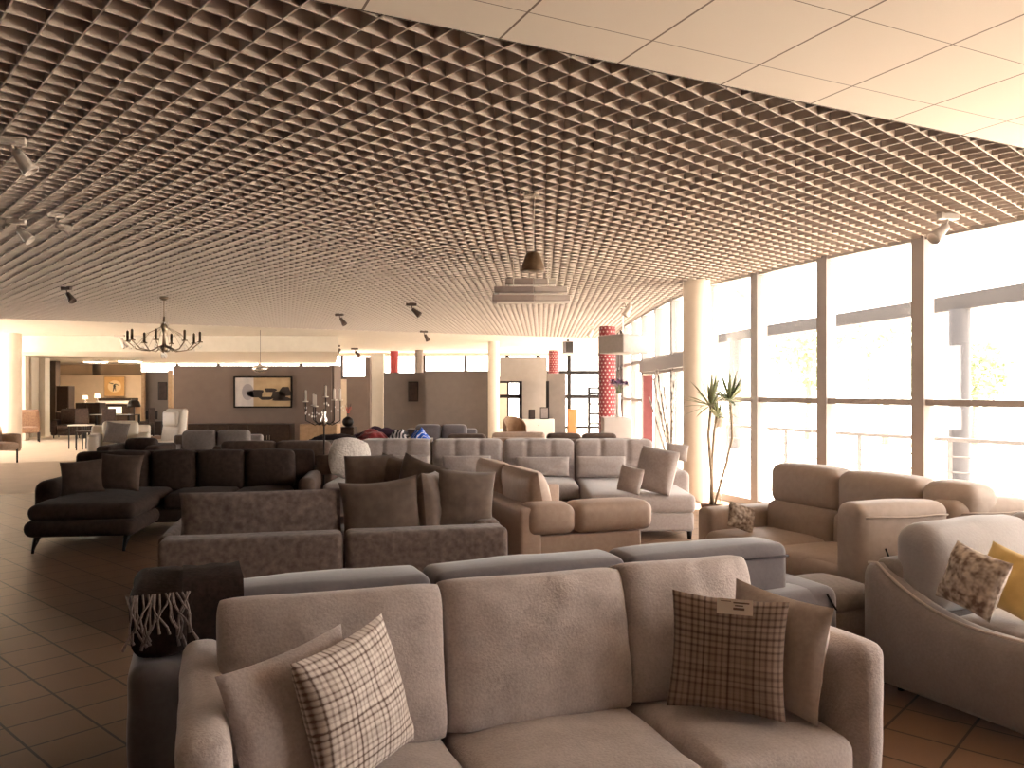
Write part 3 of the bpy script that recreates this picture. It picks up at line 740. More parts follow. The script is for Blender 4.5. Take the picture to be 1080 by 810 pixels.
# low seats between the slate sofa and the stone sofa
t=thing('footstool','taupe footstool with rounded corners behind the slate sofa end','footstool',(1.73,4.47,0),radians(24))
obj('body',rbox(-.19,.19,-.20,.20,.07,.40,.06,m=6),M['taupe'],t,True); obj('seat_pad',rbox(-.20,.20,-.21,.21,.36,.49,.06,(0,0,0,0,0,.02)),M['taupe'],t,True)
feet(t,((-.14,-.15),(.14,-.15),(-.14,.15),(.14,.15)),h=.06)

# ------------------------------------------------------------------ furniture farther back
def simple_sofa(name,label,cat,c,F,L,D,hb,m,nb=2,arms=True,ha=.6,hs=.44,aw=.18,group=None,mb=None,base=None):
    loc,rz=fr(c,F); t=thing(name,label,cat,loc,rz,group); h=L/2; ai=h-(aw if arms else 0)
    obj('base',rbox(-ai,ai,.0,D-.05,.09,.30,.04,m=4),base or m,t,True)
    obj('backrest',rbox(-h,h,-.04,.14,.09,hb-.08,.05,m=5),m,t,True)
    w=2*ai/nb
    for i in range(nb):
        a=-ai+i*w
        obj('seat_cushion',rbox(a+.005,a+w-.005,.22,D,.27,hs,.05,(0,0,0,.01,0,.02),m=4),mb or m,t,True)
        obj('back_cushion',rbox(a+.005,a+w-.005,.10,.32,hs-.03,hb,.07,(0,0,0,.03,0,.01),m=5),mb or m,t,True)
    if arms:
        for sx in (-1,1): obj('armrest',rbox(min(sx*ai,sx*h),max(sx*ai,sx*h),.02,D-.02,.09,ha,.06,m=5),m,t,True)
    feet(t,((-h+.08,.06),(h-.08,.06),(-h+.08,D-.1),(h-.08,D-.1)))
    return t
simple_sofa('sofa','dark brown two-cushion sofa right behind the espresso corner sofa','sofa',(-3.55,12.35),(0,-1),2.0,.9,.79,M['s6p'],2)
simple_sofa('sofa','light grey sofa with puffy headrests near the cream recliners','sofa',(-5.15,14.2),(.12,-1),1.5,.9,.86,M['grey'],2,ha=.62)
simple_sofa('sofa','dark leather sofa end with rolled arm in front of the cream armchair','sofa',(-5.85,12.9),(.1,-1),.92,.85,.80,M['s6'],1,ha=.72,aw=.22)
simple_sofa('sofa','charcoal sofa with pale top edge behind the heap of blankets','sofa',(-1.35,15.6),(0,-1),1.35,.85,.90,M['s2'],2)
simple_sofa('sofa','low dark brown sofa back just behind the middle of the mushroom sectional','sofa',(-.72,12.6),(0,1),.98,.85,.86,M['s6p'],1)
simple_sofa('sofa','long dark brown sofa back behind the right half of the mushroom sectional','sofa',(1.12,12.8),(0,1),1.5,.85,.86,M['s6p'],2)
simple_sofa('bench','tan leather bench between the two dark brown sofa backs','bench',(.12,13.9),(0,1),.95,.7,.82,M['s4'],1,arms=False)
def tub_chair(name,label,c,F,m,h=.95,w=.72,d=.75,legs=True,mi=None,seat=.44):
    loc,rz=fr(c,F); t=thing(name,label,'armchair',loc,rz)
    g=G(); vs=[]; fs=[]; n=20
    for i in range(n+1):
        a=-2.0+4.0*i/n
        for (rr,zz) in ((1.0,.14),(1.04,.45),(1.0,1.0),(.93,1.03),(.86,1.0),(.84,.40)):
            k2=.62+.38*(cos(a*.5)**1.2 if abs(a)<pi else 0)
            zt=zz if zz<.5 else zz*(h*k2)
            vs.append((w/2*rr*sin(a),d/2-d/2*rr*cos(a)*1.0,zt))
    for i in range(n):
        for k2 in range(5): fs.append((i*6+k2,(i+1)*6+k2,(i+1)*6+k2+1,i*6+k2+1))
    fs+= [tuple(range(6)),tuple(reversed(range(n*6,n*6+6)))]
    obj('shell',g.add(vs,fs),m,t,True)
    obj('seat_cushion',rbox(-w*.38,w*.38,.12,d-.02,.26,seat,.07,(0,0,0,.02,0,.03),m=5),mi or m,t,True)
    if legs: feet(t,((-w*.3,.15),(w*.3,.15),(-w*.3,d-.12),(w*.3,d-.12)),M['darkwood'],.28,.02)
    return t
tub_chair('armchair','tan tub armchair with rounded back beside the slim white pillar',(-.03,16.6),(.3,-1),M['tanarm'],1.0,.46,.6)
simple_sofa('armchair','cream leather box armchair left of the high-backed recliner','armchair',(-7.75,16.0),(.35,-.9),1.05,.85,.95,M['cream'],1,ha=.72,aw=.2)
def wing(name,label,c,F,m,h,w=.62,d=.7,arms=True,hs=.44,m2=None):
    loc,rz=fr(c,F); t=thing(name,label,'armchair',loc,rz)
    g=rbox(-w/2,w/2,-.02,.14,.34,h,.06,(0,0,0,.02,0,.0),m=6)
    for i,v in enumerate(g.v): g.v[i]=V((v.x*(1-.12*max(0,(v.z-.4))/(h-.4)),v.y-.14*max(0,v.z-.4),v.z))
    obj('backrest',g,m,t,True)
    obj('head_pad',rbox(-w*.36,w*.36,.10,.2,h-.34,h-.04,.05,m=4).tf(Matrix.Translation((0,-.08,0))),m2 or m,t,True)
    obj('seat_cushion',rbox(-w/2+.07,w/2-.07,.08,d,.28,hs,.06,(0,0,0,.01,0,.02),m=4),m2 or m,t,True)
    if arms:
        for sx in (-1,1): obj('armrest',rbox(min(sx*(w/2-.07),sx*(w/2+.03)),max(sx*(w/2-.07),sx*(w/2+.03)),.06,d-.04,.24,.62,.05,m=4),m,t,True)
    feet(t,((-w/2+.06,.03),(w/2-.06,.03),(-w/2+.06,d-.08),(w/2-.06,d-.08)),M['darkwood'],.28,.022)
    return t
wing('recliner','cream leather high-backed recliner right of the brown high-backed chair',(-6.45,15.4),(-.55,-.75),M['cream'],1.2,.66,.75)
wing('armchair','brown high-backed chair close against the cream recliner',(-7.05,16.9),(-.1,-.95),M['tanarm'],1.18,.52,.6)
wing('armchair','patterned tan chair standing behind the pale round pillar at far left',(-15.35,25.4) if 0 else (-14.72,24.5),(.55,-.8),noisy('tan_tweed',(.40,.25,.16),(.26,.15,.10),30,.9,.1,.2),.98,.66,.6,False,.46)
wing('armchair','pale upholstered chair cut off at the far left edge of the view',(-11.25,17.3),(1,-.25),M['tanarm'] if 0 else noisy('blush_fabric',(.50,.36,.27),(.42,.30,.22),25,.9,.1,.3),.82,.6,.6,True,.44)
loose('cushion','pale grey cushion on the cream tub armchair',.42,.42,.14,M['grey'],(-7.58,15.45,.74),20,-18,8,None,101)

# nest of tables, cabinets, dark furniture of the far left room
def legs_table(name,label,c,w,d,h,m,ml,th=.03,cat='table',lr=.012,rz=0,group=None):
    t=thing(name,label,cat,(c[0],c[1],0),rz,group)
    obj('tabletop',rbox(-w/2,w/2,-d/2,d/2,h-th,h,.008,m=2),m,t)
    for sx in (-1,1):
        for sy in (-1,1): obj('leg',beam((sx*(w/2-.03),sy*(d/2-.03),0),(sx*(w/2-.03),sy*(d/2-.03),h-th),lr*2,lr*2),ml,t)
    return t
legs_table('side_table','taller pale-topped table of the nest with thin black legs',(-11.55,21.6),.52,.40,.64,M['white'],M['black'])
legs_table('side_table','lower table of the nest tucked beside the taller pale-topped one',(-11.1,21.0),.40,.36,.50,M['darkwood'],M['black'])
def cabinet(name,label,c,w,d,h,m,nd=2,rz=0,cat='cabinet',foot=.06,drawers=0,knob=None,mdoor=None):
    t=thing(name,label,cat,(c[0],c[1],0),rz)
    obj('body',rbox(-w/2,w/2,-d/2,d/2,foot,h,.008,m=2),m,t)
    for i in range(nd):
        a=-w/2+.012+i*(w-.02)/nd; b=a+(w-.02)/nd-.008
        if drawers:
            for j in range(drawers):
                z0=foot+.02+j*(h-foot-.04)/drawers; z1=z0+(h-foot-.04)/drawers-.012
                dr=obj('drawer',rbox(a,b,-d/2-.018,-d/2+.004,z0,z1,.004,m=2),mdoor or m,t)
                obj('knob',lathe([(.0,0),(.012,.004),(.0,.022)],8).tf(Matrix.Translation(((a+b)/2,-d/2-.016,(z0+z1)/2))@Matrix.Rotation(pi/2,4,'X')),knob or M['chrome'],dr,True)
        else:
            dr=obj('door',rbox(a,b,-d/2-.018,-d/2+.004,foot+.02,h-.03,.004,m=2),mdoor or m,t)
            obj('handle',beam(((b-.03) if i%2==0 else (a+.03),-d/2-.03,h*.5-.05),((b-.03) if i%2==0 else (a+.03),-d/2-.03,h*.5+.07),.01,.012),knob or M['chrome'],dr)
    for sx in (-1,1):
        for sy in (-1,1): obj('foot',box(sx*(w/2-.05)-.02,sx*(w/2-.05)+.02,sy*(d/2-.05)-.02,sy*(d/2-.05)+.02,0,foot+.01),m,t)
    return t
cabinet('sideboard','long low dark sideboard in front of the wall with the wide painting',(-7.2,20.7),3.1,.5,.70,M['darkwood'],6,cat='sideboard')
cabinet('cabinet','wooden cabinet with pale front right of the long dark sideboard',(-4.9,20.6),.95,.45,.70,M['wood'],2)
cabinet('cabinet','tall dark narrow cabinet against the beige wall of the far left room',(-16.4,29.6),.46,.4,1.72,M['darkwood'],1)
cabinet('cabinet','dark sideboard under the glowing lamps of the far left room',(-14.95,28.6),.85,.45,1.12,M['darkwood'],2)
cabinet('fireplace_unit','dark fireplace unit with bright firebox under the orange painting',(-15.45,31.6),1.1,.5,1.02,M['darkwood'],1,cat='fireplace')
fp=bpy.data.objects['fireplace_unit']
obj('mantel_shelf',box(-.68,.68,-.34,.26,1.06,1.16,),M['white'],fp); obj('mantel_edge',box(-.68,.68,-.36,.26,1.165,1.26),M['darkwood'],fp)
obj('firebox_screen',box(-.24,.28,-.285,-.27,.66,.92),mat('firebox_glow',(.8,.75,.65),.4,emit=(1,.9,.72),es=.7),fp)
simple_sofa('armchair','black armchair in the shadow beside the tall dark cabinet','armchair',(-14.7,26.9),(.3,-1),.9,.8,.95,M['s6'],1)
legs_table('dining_table','dark dining table near the fireplace unit',(-13.2,26.6),1.5,.8,.76,M['darkwood'],M['black'],lr=.03)
def dining_chair(c,rz,label):
    t=thing('dining_chair',label,'chair',(c[0],c[1],0),rz,'dark dining chairs')
    obj('seat',rbox(-.22,.22,-.2,.22,.43,.49,.03,m=3),M['s6'],t,True)
    g=rbox(-.22,.22,.18,.23,.49,.98,.024,m=4); obj('backrest',g,M['s6'],t,True)
    for sx in (-1,1):
        for sy in (-1,1): obj('leg',beam((sx*.19,sy*.18,0),(sx*.19,sy*.18,.44),.035,.035),M['darkwood'],t)
    return t
dc=dining_chair((-13.7,25.9),pi,'dark dining chair at the left of the dining table front'); 
copy_thing(dc,(-12.85,25.9,0),pi,'dark dining chair at the right of the dining table front')
copy_thing(dc,(-12.1,26.6,0),-pi/2,'dark dining chair at the right end of the dining table')
# lamp with a dark dome
t=thing('floor_lamp','floor lamp with a dark dome shade behind the cream chairs','lamp',(-11.35,24.2,0))
obj('base',lathe([(.16,0),(.16,.02),(.02,.035)],20),M['black'],t,True); obj('pole',tube([(0,0,.03),(0,0,1.2)],.012),M['black'],t)
obj('lamp_shade',lathe([(.19,1.06),(.185,1.12),(.15,1.22),(.08,1.28),(0,1.30)],24),M['black'],t,True)
def shade_lamp(c,z,label,h=.34):
    t=thing('table_lamp',label,'lamp',(c[0],c[1],z)); obj('base',lathe([(.07,0),(.07,.015),(.02,.03),(.035,.09),(.012,h*.5)],14),M['chrome'],t,True)
    obj('lamp_shade',lathe([(.10,h*.5),(.075,h)],18),mat('lamp_shade_lit',(.9,.8,.65),.8,emit=(1,.80,.52),es=1.3),t,True)
shade_lamp((-15.15,28.6),1.12,'lit table lamp at the left on the dark sideboard',.26)
shade_lamp((-14.72,28.6),1.12,'taller lit table lamp at the right on the dark sideboard',.34)
# screens and pictures
def picture(name,label,c,w,h,fm,build,rz=0,cat='painting',fw=.03):
    """framed picture facing -y in its own frame; c is its centre"""
    t=thing(name,label,cat,(c[0],c[1],c[2]-h/2),rz)
    g=G()
    for x0,x1,z0,z1 in ((-w/2,w/2,0,fw),(-w/2,w/2,h-fw,h),(-w/2,-w/2+fw,fw,h-fw),(w/2-fw,w/2,fw,h-fw)): g.merge(box(x0,x1,-.03,.005,z0,z1))
    obj('frame',g,fm,t); build(t,w,h,fw); return t
def paint(name,c,c2,sc): return noisy(name,c,c2,sc,.7,0,0,coord='Object')
def pic_wide(t,w,h,fw):
    obj('canvas',box(-w/2+fw,w/2-fw,-.014,0,fw,h-fw),paint('canvas_tan',(.52,.38,.23),(.42,.29,.17),4),t)
    g=box(-w/2+fw,-w/2+.34*w,-.0155,-.0145,fw,h-fw); obj('pale_field',g,paint('canvas_pale',(.66,.60,.56),(.50,.46,.46),3),t)
    g=G()
    for (x,z,a,b) in ((-.12,.45,.14,.10),(.12,.56,.10,.05),(.25,.40,.12,.10),(.38,.52,.10,.12),(.33,.28,.16,.05),(.05,.30,.12,.04)):
        pts=[(x*w+a*w*cos(q)*(1+.25*sin(3*q+x*9)),-.0165,z*h+b*h*1.6*sin(q)*(1+.25*cos(2*q))) for q in [2*pi*k2/16 for k2 in range(16)]]
        g.add(pts,[tuple(range(16))])
    obj('brushwork',g,mat('canvas_ink',(.05,.035,.03),.8),t)
    g=G(); pts=[(-.26*w+.1*w*cos(q),-.0165,.5*h+.26*h*sin(q)) for q in [2*pi*k2/20 for k2 in range(20)]]; g.add(pts,[tuple(range(20))]); obj('grey_shape',g,mat('canvas_grey',(.36,.33,.34),.8),t)
c=P(277.5,413.5,21.5); picture('painting','wide abstract painting in a dark frame on the brown wall',(c.x,c.y,c.z),1.56,.84,M['black'],pic_wide,fw=.04)
def pic_orange(t,w,h,fw):
    obj('canvas',box(-w/2+fw,w/2-fw,-.014,0,fw,h-fw),paint('canvas_orange',(.72,.40,.16),(.60,.32,.12),2.5),t)
    g=G(); g.add([(.27*cos(q),-.0150,.5*h+.24*sin(q)) for q in [2*pi*k2/20 for k2 in range(20)]],[tuple(range(20))]); obj('pale_disc',g,mat('canvas_peach',(.80,.56,.30),.8),t)
    g=G()
    for pts in ([(-.02,.62),(.03,.62),(.05,.50),(.02,.42),(-.05,.44),(-.06,.54)],[(-.05,.46),(.02,.45),(-.05,.25),(-.08,.25)],[(.0,.46),(.04,.45),(.06,.28),(.03,.28)],[(-.06,.60),(-.22,.66),(-.22,.69),(-.04,.65)],[(.03,.60),(.2,.52),(.2,.55),(.03,.65)]):
        g.add([(x,-.0165,z*h/.8*.8) for x,z in pts],[tuple(range(len(pts)))])
    obj('brushwork',g,bpy.data.materials['canvas_ink'],t)
c=P(121,407.5,32.2); picture('painting','square orange painting with a dark loose figure above the fireplace unit',(c.x,c.y,c.z),.84,.80,M['wood'],pic_orange,fw=.02)
def pic_dark(t,w,h,fw): obj('canvas',box(-w/2+fw,w/2-fw,-.014,0,fw,h-fw),paint('canvas_umber',(.06,.04,.035),(.03,.02,.018),6),t)
c=P(172,412.5,27.9); picture('painting','small dark upright picture on the grey panel of the far left room',(c.x,c.y,c.z),.32,.62,M['black'],pic_dark)
c=P(436,413,26.9); picture('painting','dark upright picture on the grey wall behind the blankets',(c.x,c.y,c.z),.34,.66,M['black'],pic_dark)
cabinet('tv_stand','low dark stand below the small screen of the far left room',(-12.15,27.3),.7,.4,.52,M['darkwood'],2,cat='stand')
t=thing('television','small black television on the low dark stand','television',(-12.2,27.3,.52)); obj('screen',box(-.2,.2,-.02,.02,.06,.34),M['black'],t); obj('foot',box(-.08,.08,-.06,.06,0,.06),M['black'],t)
# plinth with ball vase and berries
cabinet('pedestal','slim brown pedestal carrying the black ball vase',(-4.5,22.6) if 0 else (-4.42,21.7),.4,.4,.58,M['darkwood'],1,cat='pedestal')
t=thing('vase','black ball vase with red berry twigs','vase',(-4.42,21.7,.58))
obj('body',lathe([(.06,0),(.13,.05),(.155,.13),(.13,.21),(.06,.26),(.05,.27)],20),M['black'],t,True)
rnd=random.Random(3)
for i in range(7):
    a=rnd.uniform(0,6.3); tw=obj('twig',tube([(0,0,.25),(.03*cos(a),.03*sin(a),.42),(.09*cos(a),.09*sin(a),.58+.05*rnd.random())],.004,5),M['darkwood'],t)
    g=G()
    for j in range(5):
        q=.3+.14*j; g.merge(lathe([(0,-.013),(.013,0),(0,.013)],6,(.09*cos(a)*q+.02*rnd.random(),.09*sin(a)*q,.30+.25*q)))
    obj('berries',g,mat('berry_red',(.55,.05,.04),.4),tw,True)
# heap of blankets on a long table
legs_table('display_table','low grey display table under the heap of blankets',(-2.3,13.2),1.95,.75,.76,M['grey'],M['black'],.06,lr=.03)
def crumple(label,c,sx,sy,h,m,seed):
    g=G(); n=22; vs=[]; fs=[]
    for i in range(n+1):
        for j in range(n+1):
            u=2*i/n-1; v=2*j/n-1; r=min(1,(abs(u)**3+abs(v)**3)**(1/3))
            z=h*(1-r**2.2)*(.75+.5*noise.noise(V((u*2.2+seed,v*2.2,seed))))+.022*abs(noise.noise(V((u*6,v*6,seed*2))))*(1 if r<.98 else 0)
            k2=1+.10*noise.noise(V((u*3,v*3,seed+4)))
            vs.append((sx/2*u*k2,sy/2*v*k2,max(z,.0)+.012))
    for i in range(n):
        for j in range(n): fs.append((i*(n+1)+j,(i+1)*(n+1)+j,(i+1)*(n+1)+j+1,i*(n+1)+j+1))
    b=len(vs); vs+=[(x,y,0.002) for x,y,z in vs]; fs+=[tuple(q+b for q in reversed(f)) for f in fs]
    per=[i*(n+1) for i in range(n)]+[n*(n+1)+j for j in range(n)]+[i*(n+1)+n for i in range(n,0,-1)]+[j for j in range(n,0,-1)]
    for q in range(len(per)):
        a,b2=per[q],per[(q+1)%len(per)]; fs.append((a,a+b,b2+b,b2))
    o=obj('blanket',g.add(vs,fs),m,None,True); o.location=c; return tag(o,label,'blanket','blankets heaped on the display table')
def stripes(name,cols,sc,ang=0):
    m=mat(name,cols[0],.9); nt=m.node_tree; N=nt.nodes; L=nt.links
    tc=N.new('ShaderNodeTexCoord'); wv=N.new('ShaderNodeTexWave'); wv.inputs['Scale'].default_value=sc; wv.inputs['Distortion'].default_value=6; wv.inputs['Detail'].default_value=1
    mp=N.new('ShaderNodeMapping'); mp.inputs['Rotation'].default_value=(0,0,ang); L.new(tc.outputs['Object'],mp.inputs[0]); L.new(mp.outputs[0],wv.inputs['Vector'])
    rp=N.new('ShaderNodeValToRGB'); rp.color_ramp.interpolation='CONSTANT'; e=rp.color_ramp.elements
    e[0].color=(*cols[0],1); e[1].position=.5; e[1].color=(*cols[1],1)
    if len(cols)>2: k2=e.new(.78); k2.color=(*cols[2],1)
    L.new(wv.outputs['Fac'],rp.inputs['Fac']); L.new(rp.outputs['Color'],N['Principled BSDF'].inputs['Base Color']); return m
crumple('black blanket lying lowest at the left of the heap',(-2.85,13.05,.76),.75,.42,.10,mat('black_fleece',(.02,.015,.018),.95),1)
crumple('deep red blanket in the middle of the heap',(-2.28,13.1,.76),.50,.44,.16,noisy('red_fleece',(.42,.04,.045),(.08,.02,.02),5,.95,.1,.3),2)
crumple('black and white patterned blanket right of the red one',(-1.82,13.05,.76),.36,.42,.17,stripes('monochrome_print',((.72,.68,.68),(.03,.03,.04)),5),3)
crumple('bright blue and white blanket at the right end of the heap',(-1.50,13.1,.76),.30,.44,.19,stripes('blue_print',((.03,.13,.62),(.75,.74,.78),(.03,.13,.62)),3,.6),4)
crumple('dark purple blanket at the back of the heap',(-2.2,13.42,.76),.9,.24,.20,mat('plum_fleece',(.05,.025,.045),.95),5)
# white dresser with framed prints, orange cupboard, ladder shelf
cabinet('dresser','white chest of drawers behind the tan tub armchair',(.66,20.4),.80,.45,.83,M['white'],1,drawers=3,cat='dresser')
def stand_pic(label,c,w,h,m):
    t=thing('photo_frame',label,'photo frame',c); obj('frame',box(-w/2,w/2,-.015,.015,0,h),M['black'],t); obj('print',box(-w/2+.02,w/2-.02,-.017,-.0155,.02,h-.02),m,t); obj('strut',beam((0,.012,h*.6),(0,.10,.01),.02,.008),M['black'],t)
stand_pic('dark framed print standing at the left on the white dresser',(.50,20.4,.83),.16,.24,M['dark'])
stand_pic('larger dark framed print standing at the right on the white dresser',(.82,20.4,.83),.22,.30,M['grey'])
cabinet('cupboard','small orange cupboard by the far window left of the ladder shelf',(1.80,24.2),.26,.3,1.0,noisy('orange_lacquer',(.55,.24,.09),(.5,.21,.08),4,.5,0,0),1,cat='cupboard')
t=thing('ladder_shelf','black ladder shelf before the far windows left of the polka dot pillar','shelf',(2.50,24.4,0))
for sx in (-1,1):
    for sy in (-1,1): obj('upright',beam((sx*.17,sy*.14,0),(sx*.17,sy*.14,1.66),.05,.05),M['black'],t)
for z in (.25,.55,.85,1.15,1.45,1.63): obj('shelf_board',box(-.19,.19,-.14,.14,z-.025,z+.025),M['black'],t)
cabinet('plinth','grey plinth cabinet carrying the flower vase by the polka dot pillar',(1.98,15.3),.54,.45,1.05,noisy('plinth_grey',(.44,.40,.37),(.41,.37,.34),5,.6,0,0),1,cat='plinth',foot=.03)
t=thing('vase','tall pale vase of dark purple flowers on the grey plinth','vase',(2.02,15.3,1.05))
obj('body',lathe([(.055,0),(.06,.02),(.035,.20),(.05,.42),(.058,.44)],18),M['white'],t,True)
rnd=random.Random(9); pm=noisy('purple_petals',(.13,.06,.14),(.07,.03,.08),30,.8,0,.2)
for i in range(9):
    a=rnd.uniform(0,6.3); r=rnd.uniform(.03,.16); top=V((r*cos(a),r*sin(a),.60+.08*rnd.random()))
    st=obj('stem',tube([(0,0,.40),top*.6+V((0,0,.2)),top],.004,5),mat('stem_green',(.12,.15,.06),.7) if i==0 else bpy.data.materials['stem_green'],t)
    g=G()
    for j in range(10):
        b=rnd.uniform(0,6.3); e=rnd.uniform(-.3,1.0); dd=V((cos(b)*cos(e),sin(b)*cos(e),sin(e))); s=dd.cross(V((0,0,1))).normalized()*.014
        g.add([top,top+dd*.05+s*2.2,top+dd*.10,top+dd*.05-s*2.2],[(0,1,2,3)])
    obj('flower_head',g,pm,st)
t=thing('roll_up_banner','narrow red banner standing in the entrance beside the birch poles','banner',(2.38,14.1,0)); obj('sheet',box(-.085,.085,-.004,.004,.05,1.82),noisy('banner_red',(.30,.10,.10),(.25,.08,.08),6,.7,0,0),t); obj('base',box(-.1,.1,-.08,.08,0,.05),M['chrome'],t); obj('top_bar',box(-.09,.09,-.012,.012,1.81,1.84),M['chrome'],t)
t=thing('floor_vase','floor vase of tall leaning birch poles in the entrance','vase',(2.62,13.1,0)); obj('body',lathe([(.12,0),(.17,.15),(.16,.45),(.10,.62),(.11,.66)],20),M['white'],t,True)
for i,(tx,ty,h) in enumerate(((-.32,.0,1.75),(-.24,.1,1.9),(-.14,.05,1.62),(-.05,-.1,1.85),(.02,.08,1.7),(-.40,-.05,1.45))):
    obj('birch_pole',tube([(tx*.0+.03*cos(i),.03*sin(i),.1),(tx*.5,ty*.5,h*.55),(tx,ty,h)],[.020,.018,.014],7),noisy('birch_bark',(.66,.60,.54),(.09,.065,.05),14,.9,.1,0) if i==0 else bpy.data.materials['birch_bark'],t,True)
M['leafg']=noisy('yucca_leaf',(.27,.30,.16),(.18,.21,.11),10,.6,0,.1)
# yucca by the glass
t=thing('yucca_plant','tall potted yucca with three bare stalks beside the tall window','plant',(2.52,10.1,0))
obj('pot',lathe([(.10,0),(.13,.02),(.15,.10),(.155,.13),(.14,.13),(.135,.11)],24),noisy('clay_pot',(.20,.115,.08),(.16,.09,.06),12,.8,.1,0),t,True); obj('soil',lathe([(.0,.112),(.137,.112)],20),M['plenum'],t)
def stalk(pts,r): return obj('stalk',tube(pts,r,8),bpy.data.materials['bark'],t,True)
def leaves(c,n,L,seed,par):
    rnd=random.Random(seed); g=G()
    for i in range(n):
        a=2*pi*i/n*2.4+rnd.uniform(-.3,.3); e=rnd.uniform(-.25,1.35); LL=L*rnd.uniform(.75,1.05)
        d=V((cos(a)*cos(e),sin(a)*cos(e),sin(e))); s=d.cross(V((0,0,1))); s=s.normalized() if s.length>.05 else V((1,0,0))
        up=s.cross(d); vs=[]; 
        for q,w in ((0,.010),(.3,.021),(.65,.018),(1,.001)):
            p=c+d*LL*q+V((0,0,-.16*LL*q*q*cos(e)))
            vs+=[p-s*w,p+up*w*.35*-1,p+s*w]
        g.add(vs,[f for k2 in range(3) for f in ((k2*3,k2*3+1,k2*3+4,k2*3+3),(k2*3+1,k2*3+2,k2*3+5,k2*3+4))])
    obj('leaves',g,M['leafg'],par)
a=stalk([(0,0,.10),(-.03,.0,.6),(-.06,.0,1.0),(-.03,0,1.35)],.018); leaves(V((-.03,0,1.36)),36,.44,1,a)
a=stalk([(.02,.02,.10),(.16,.0,.62),(.24,.0,.95),(.23,0,1.25),(.21,0,1.42)],.014); leaves(V((.21,0,1.43)),32,.42,2,a)
a=stalk([(-.03,.02,.10),(-.0,.05,.7),(.03,.05,1.05),(.06,.05,1.22)],.014); leaves(V((.06,.05,1.23)),16,.34,3,a)
t=thing('floor_lamp','thin floor lamp with a small pale shade among the yucca stalks','lamp',(2.66,10.3,0)); obj('base',lathe([(.13,0),(.13,.015),(.02,.03)],20),M['chrome'],t,True); obj('pole',tube([(0,0,.02),(0,0,1.12)],.009),M['chrome'],t); obj('lamp_shade',lathe([(.055,1.08),(.075,1.15),(.06,1.26),(.03,1.28)],18),M['white'],t,True)

# ------------------------------------------------------------------ lamps that hang or stand
BR=mat('aged_brass',(.30,.23,.165),.35,.9,.5); CANDLE=mat('candle_wax',(.82,.76,.68),.5); CRY=mat('crystal',(.85,.80,.74),.08,.2,.8)
def drops(c,n,seed,s=.016):
    rnd=random.Random(seed); g=G()
    for i in range(n): g.merge(lathe([(0,-s*1.6),(s*.8,0),(0,s)],6,(c[0]+rnd.uniform(-.05,.05),c[1]+rnd.uniform(-.05,.05),c[2]+rnd.uniform(-.05,.03))))
    return g
q=PC(173,313)
t=thing('chandelier','candle chandelier with crystal drops hanging on a long rod at the left','chandelier',(q.x,q.y,2.15)); top=CEIL-2.15
obj('ceiling_rose',lathe([(.03,top-.06),(.07,top-.03),(.07,top)],16),BR,t,True); obj('rod',tube([(0,0,.60),(0,0,top-.03)],.008),BR,t)
obj('hub',lathe([(0,.02),(.05,.05),(.07,.11),(.03,.16),(.022,.34),(.05,.40),(.055,.46),(.02,.52),(.015,.62)],16),BR,t,True)
obj('crystal_drops',drops((0,0,.0),16,1,.02).merge(drops((0,0,.52),10,2,.018)),CRY,t,True)
for i in range(8):
    a=2*pi*i/8+.2; d=V((cos(a),sin(a),0)); R=.56
    ar=obj('arm',tube([d*.05+V((0,0,.14)),d*.22+V((0,0,.05)),d*.42+V((0,0,.08)),d*R+V((0,0,.20))],.009,6),BR,t,True)
    obj('candle',lathe([(.045,.20),(.05,.215),(.02,.22),(.02,.37),(.004,.385)],10,d*R),BR,ar,True)
    obj('crystals',drops(d*R+V((0,0,.12)),5,10+i),CRY,ar,True)
    obj('stay',tube([d*.03+V((0,0,.46)),d*.26+V((0,0,.34)),d*.45+V((0,0,.12))],.003,4),BR,ar)
t=thing('candelabra','tall standing candelabra with white candles behind the espresso sofa','candelabra',(-2.46,10.55,0))
obj('base',lathe([(.17,0),(.17,.015),(.05,.04),(.02,.08)],24),M['black'],t,True); obj('pole',tube([(0,0,.05),(0,0,1.22)],.011),M['black'],t)
obj('hub',lathe([(.01,1.08),(.04,1.12),(.045,1.17),(.02,1.22),(.03,1.27),(.01,1.31)],14),M['chrome'],t,True)
for i,(r,h) in enumerate(((.24,1.40),(.20,1.35),(.11,1.34),(.08,1.46),(.13,1.42),(.22,1.42))):
    a=(pi,pi*.82,pi*1.15,.5*pi,.15,-.12)[i]; d=V((cos(a),sin(a)*1.2,0))
    ar=obj('arm',tube([(0,0,1.15),d*r*.5+V((0,0,1.10)),d*r+V((0,0,1.16)),d*r+V((0,0,h))],.007,6),M['black'],t,True)
    obj('candle',lathe([(.035,h),(.038,h+.012),(.014,h+.016),(.014,h+.15),(.003,h+.16)],10,d*r),CANDLE,ar,True)
    obj('crystals',drops(d*r+V((0,0,h-.10)),4,30+i,.014),CRY,ar,True)
q=PC(562,204)
t=thing('pendant_lamp','small bell-shaped pendant lamp on a long thin cord under the grid','pendant lamp',(q.x,q.y,2.49)); top=CEIL-2.49
obj('lamp_shade',lathe([(.098,0),(.10,.006),(.085,.05),(.055,.13),(.035,.15),(.02,.155)],24),noisy('bronze_shade',(.20,.135,.085),(.16,.1,.06),9,.4,0,0,metal=.3),t,True)
obj('bulb',lathe([(0,.0),(.03,.02),(.025,.06),(.015,.08)],12,(-.045,-.02,-.002)),M['white'],t,True)
obj('cord',tube([(0,0,.15),(.005,0,.35),(.015,0,top-.02)],.004,6),M['white'],t); obj('ceiling_hook',box(-.07,.05,-.03,.03,top-.03,top+.01),M['chrome'],t)
q=PC(560,268)
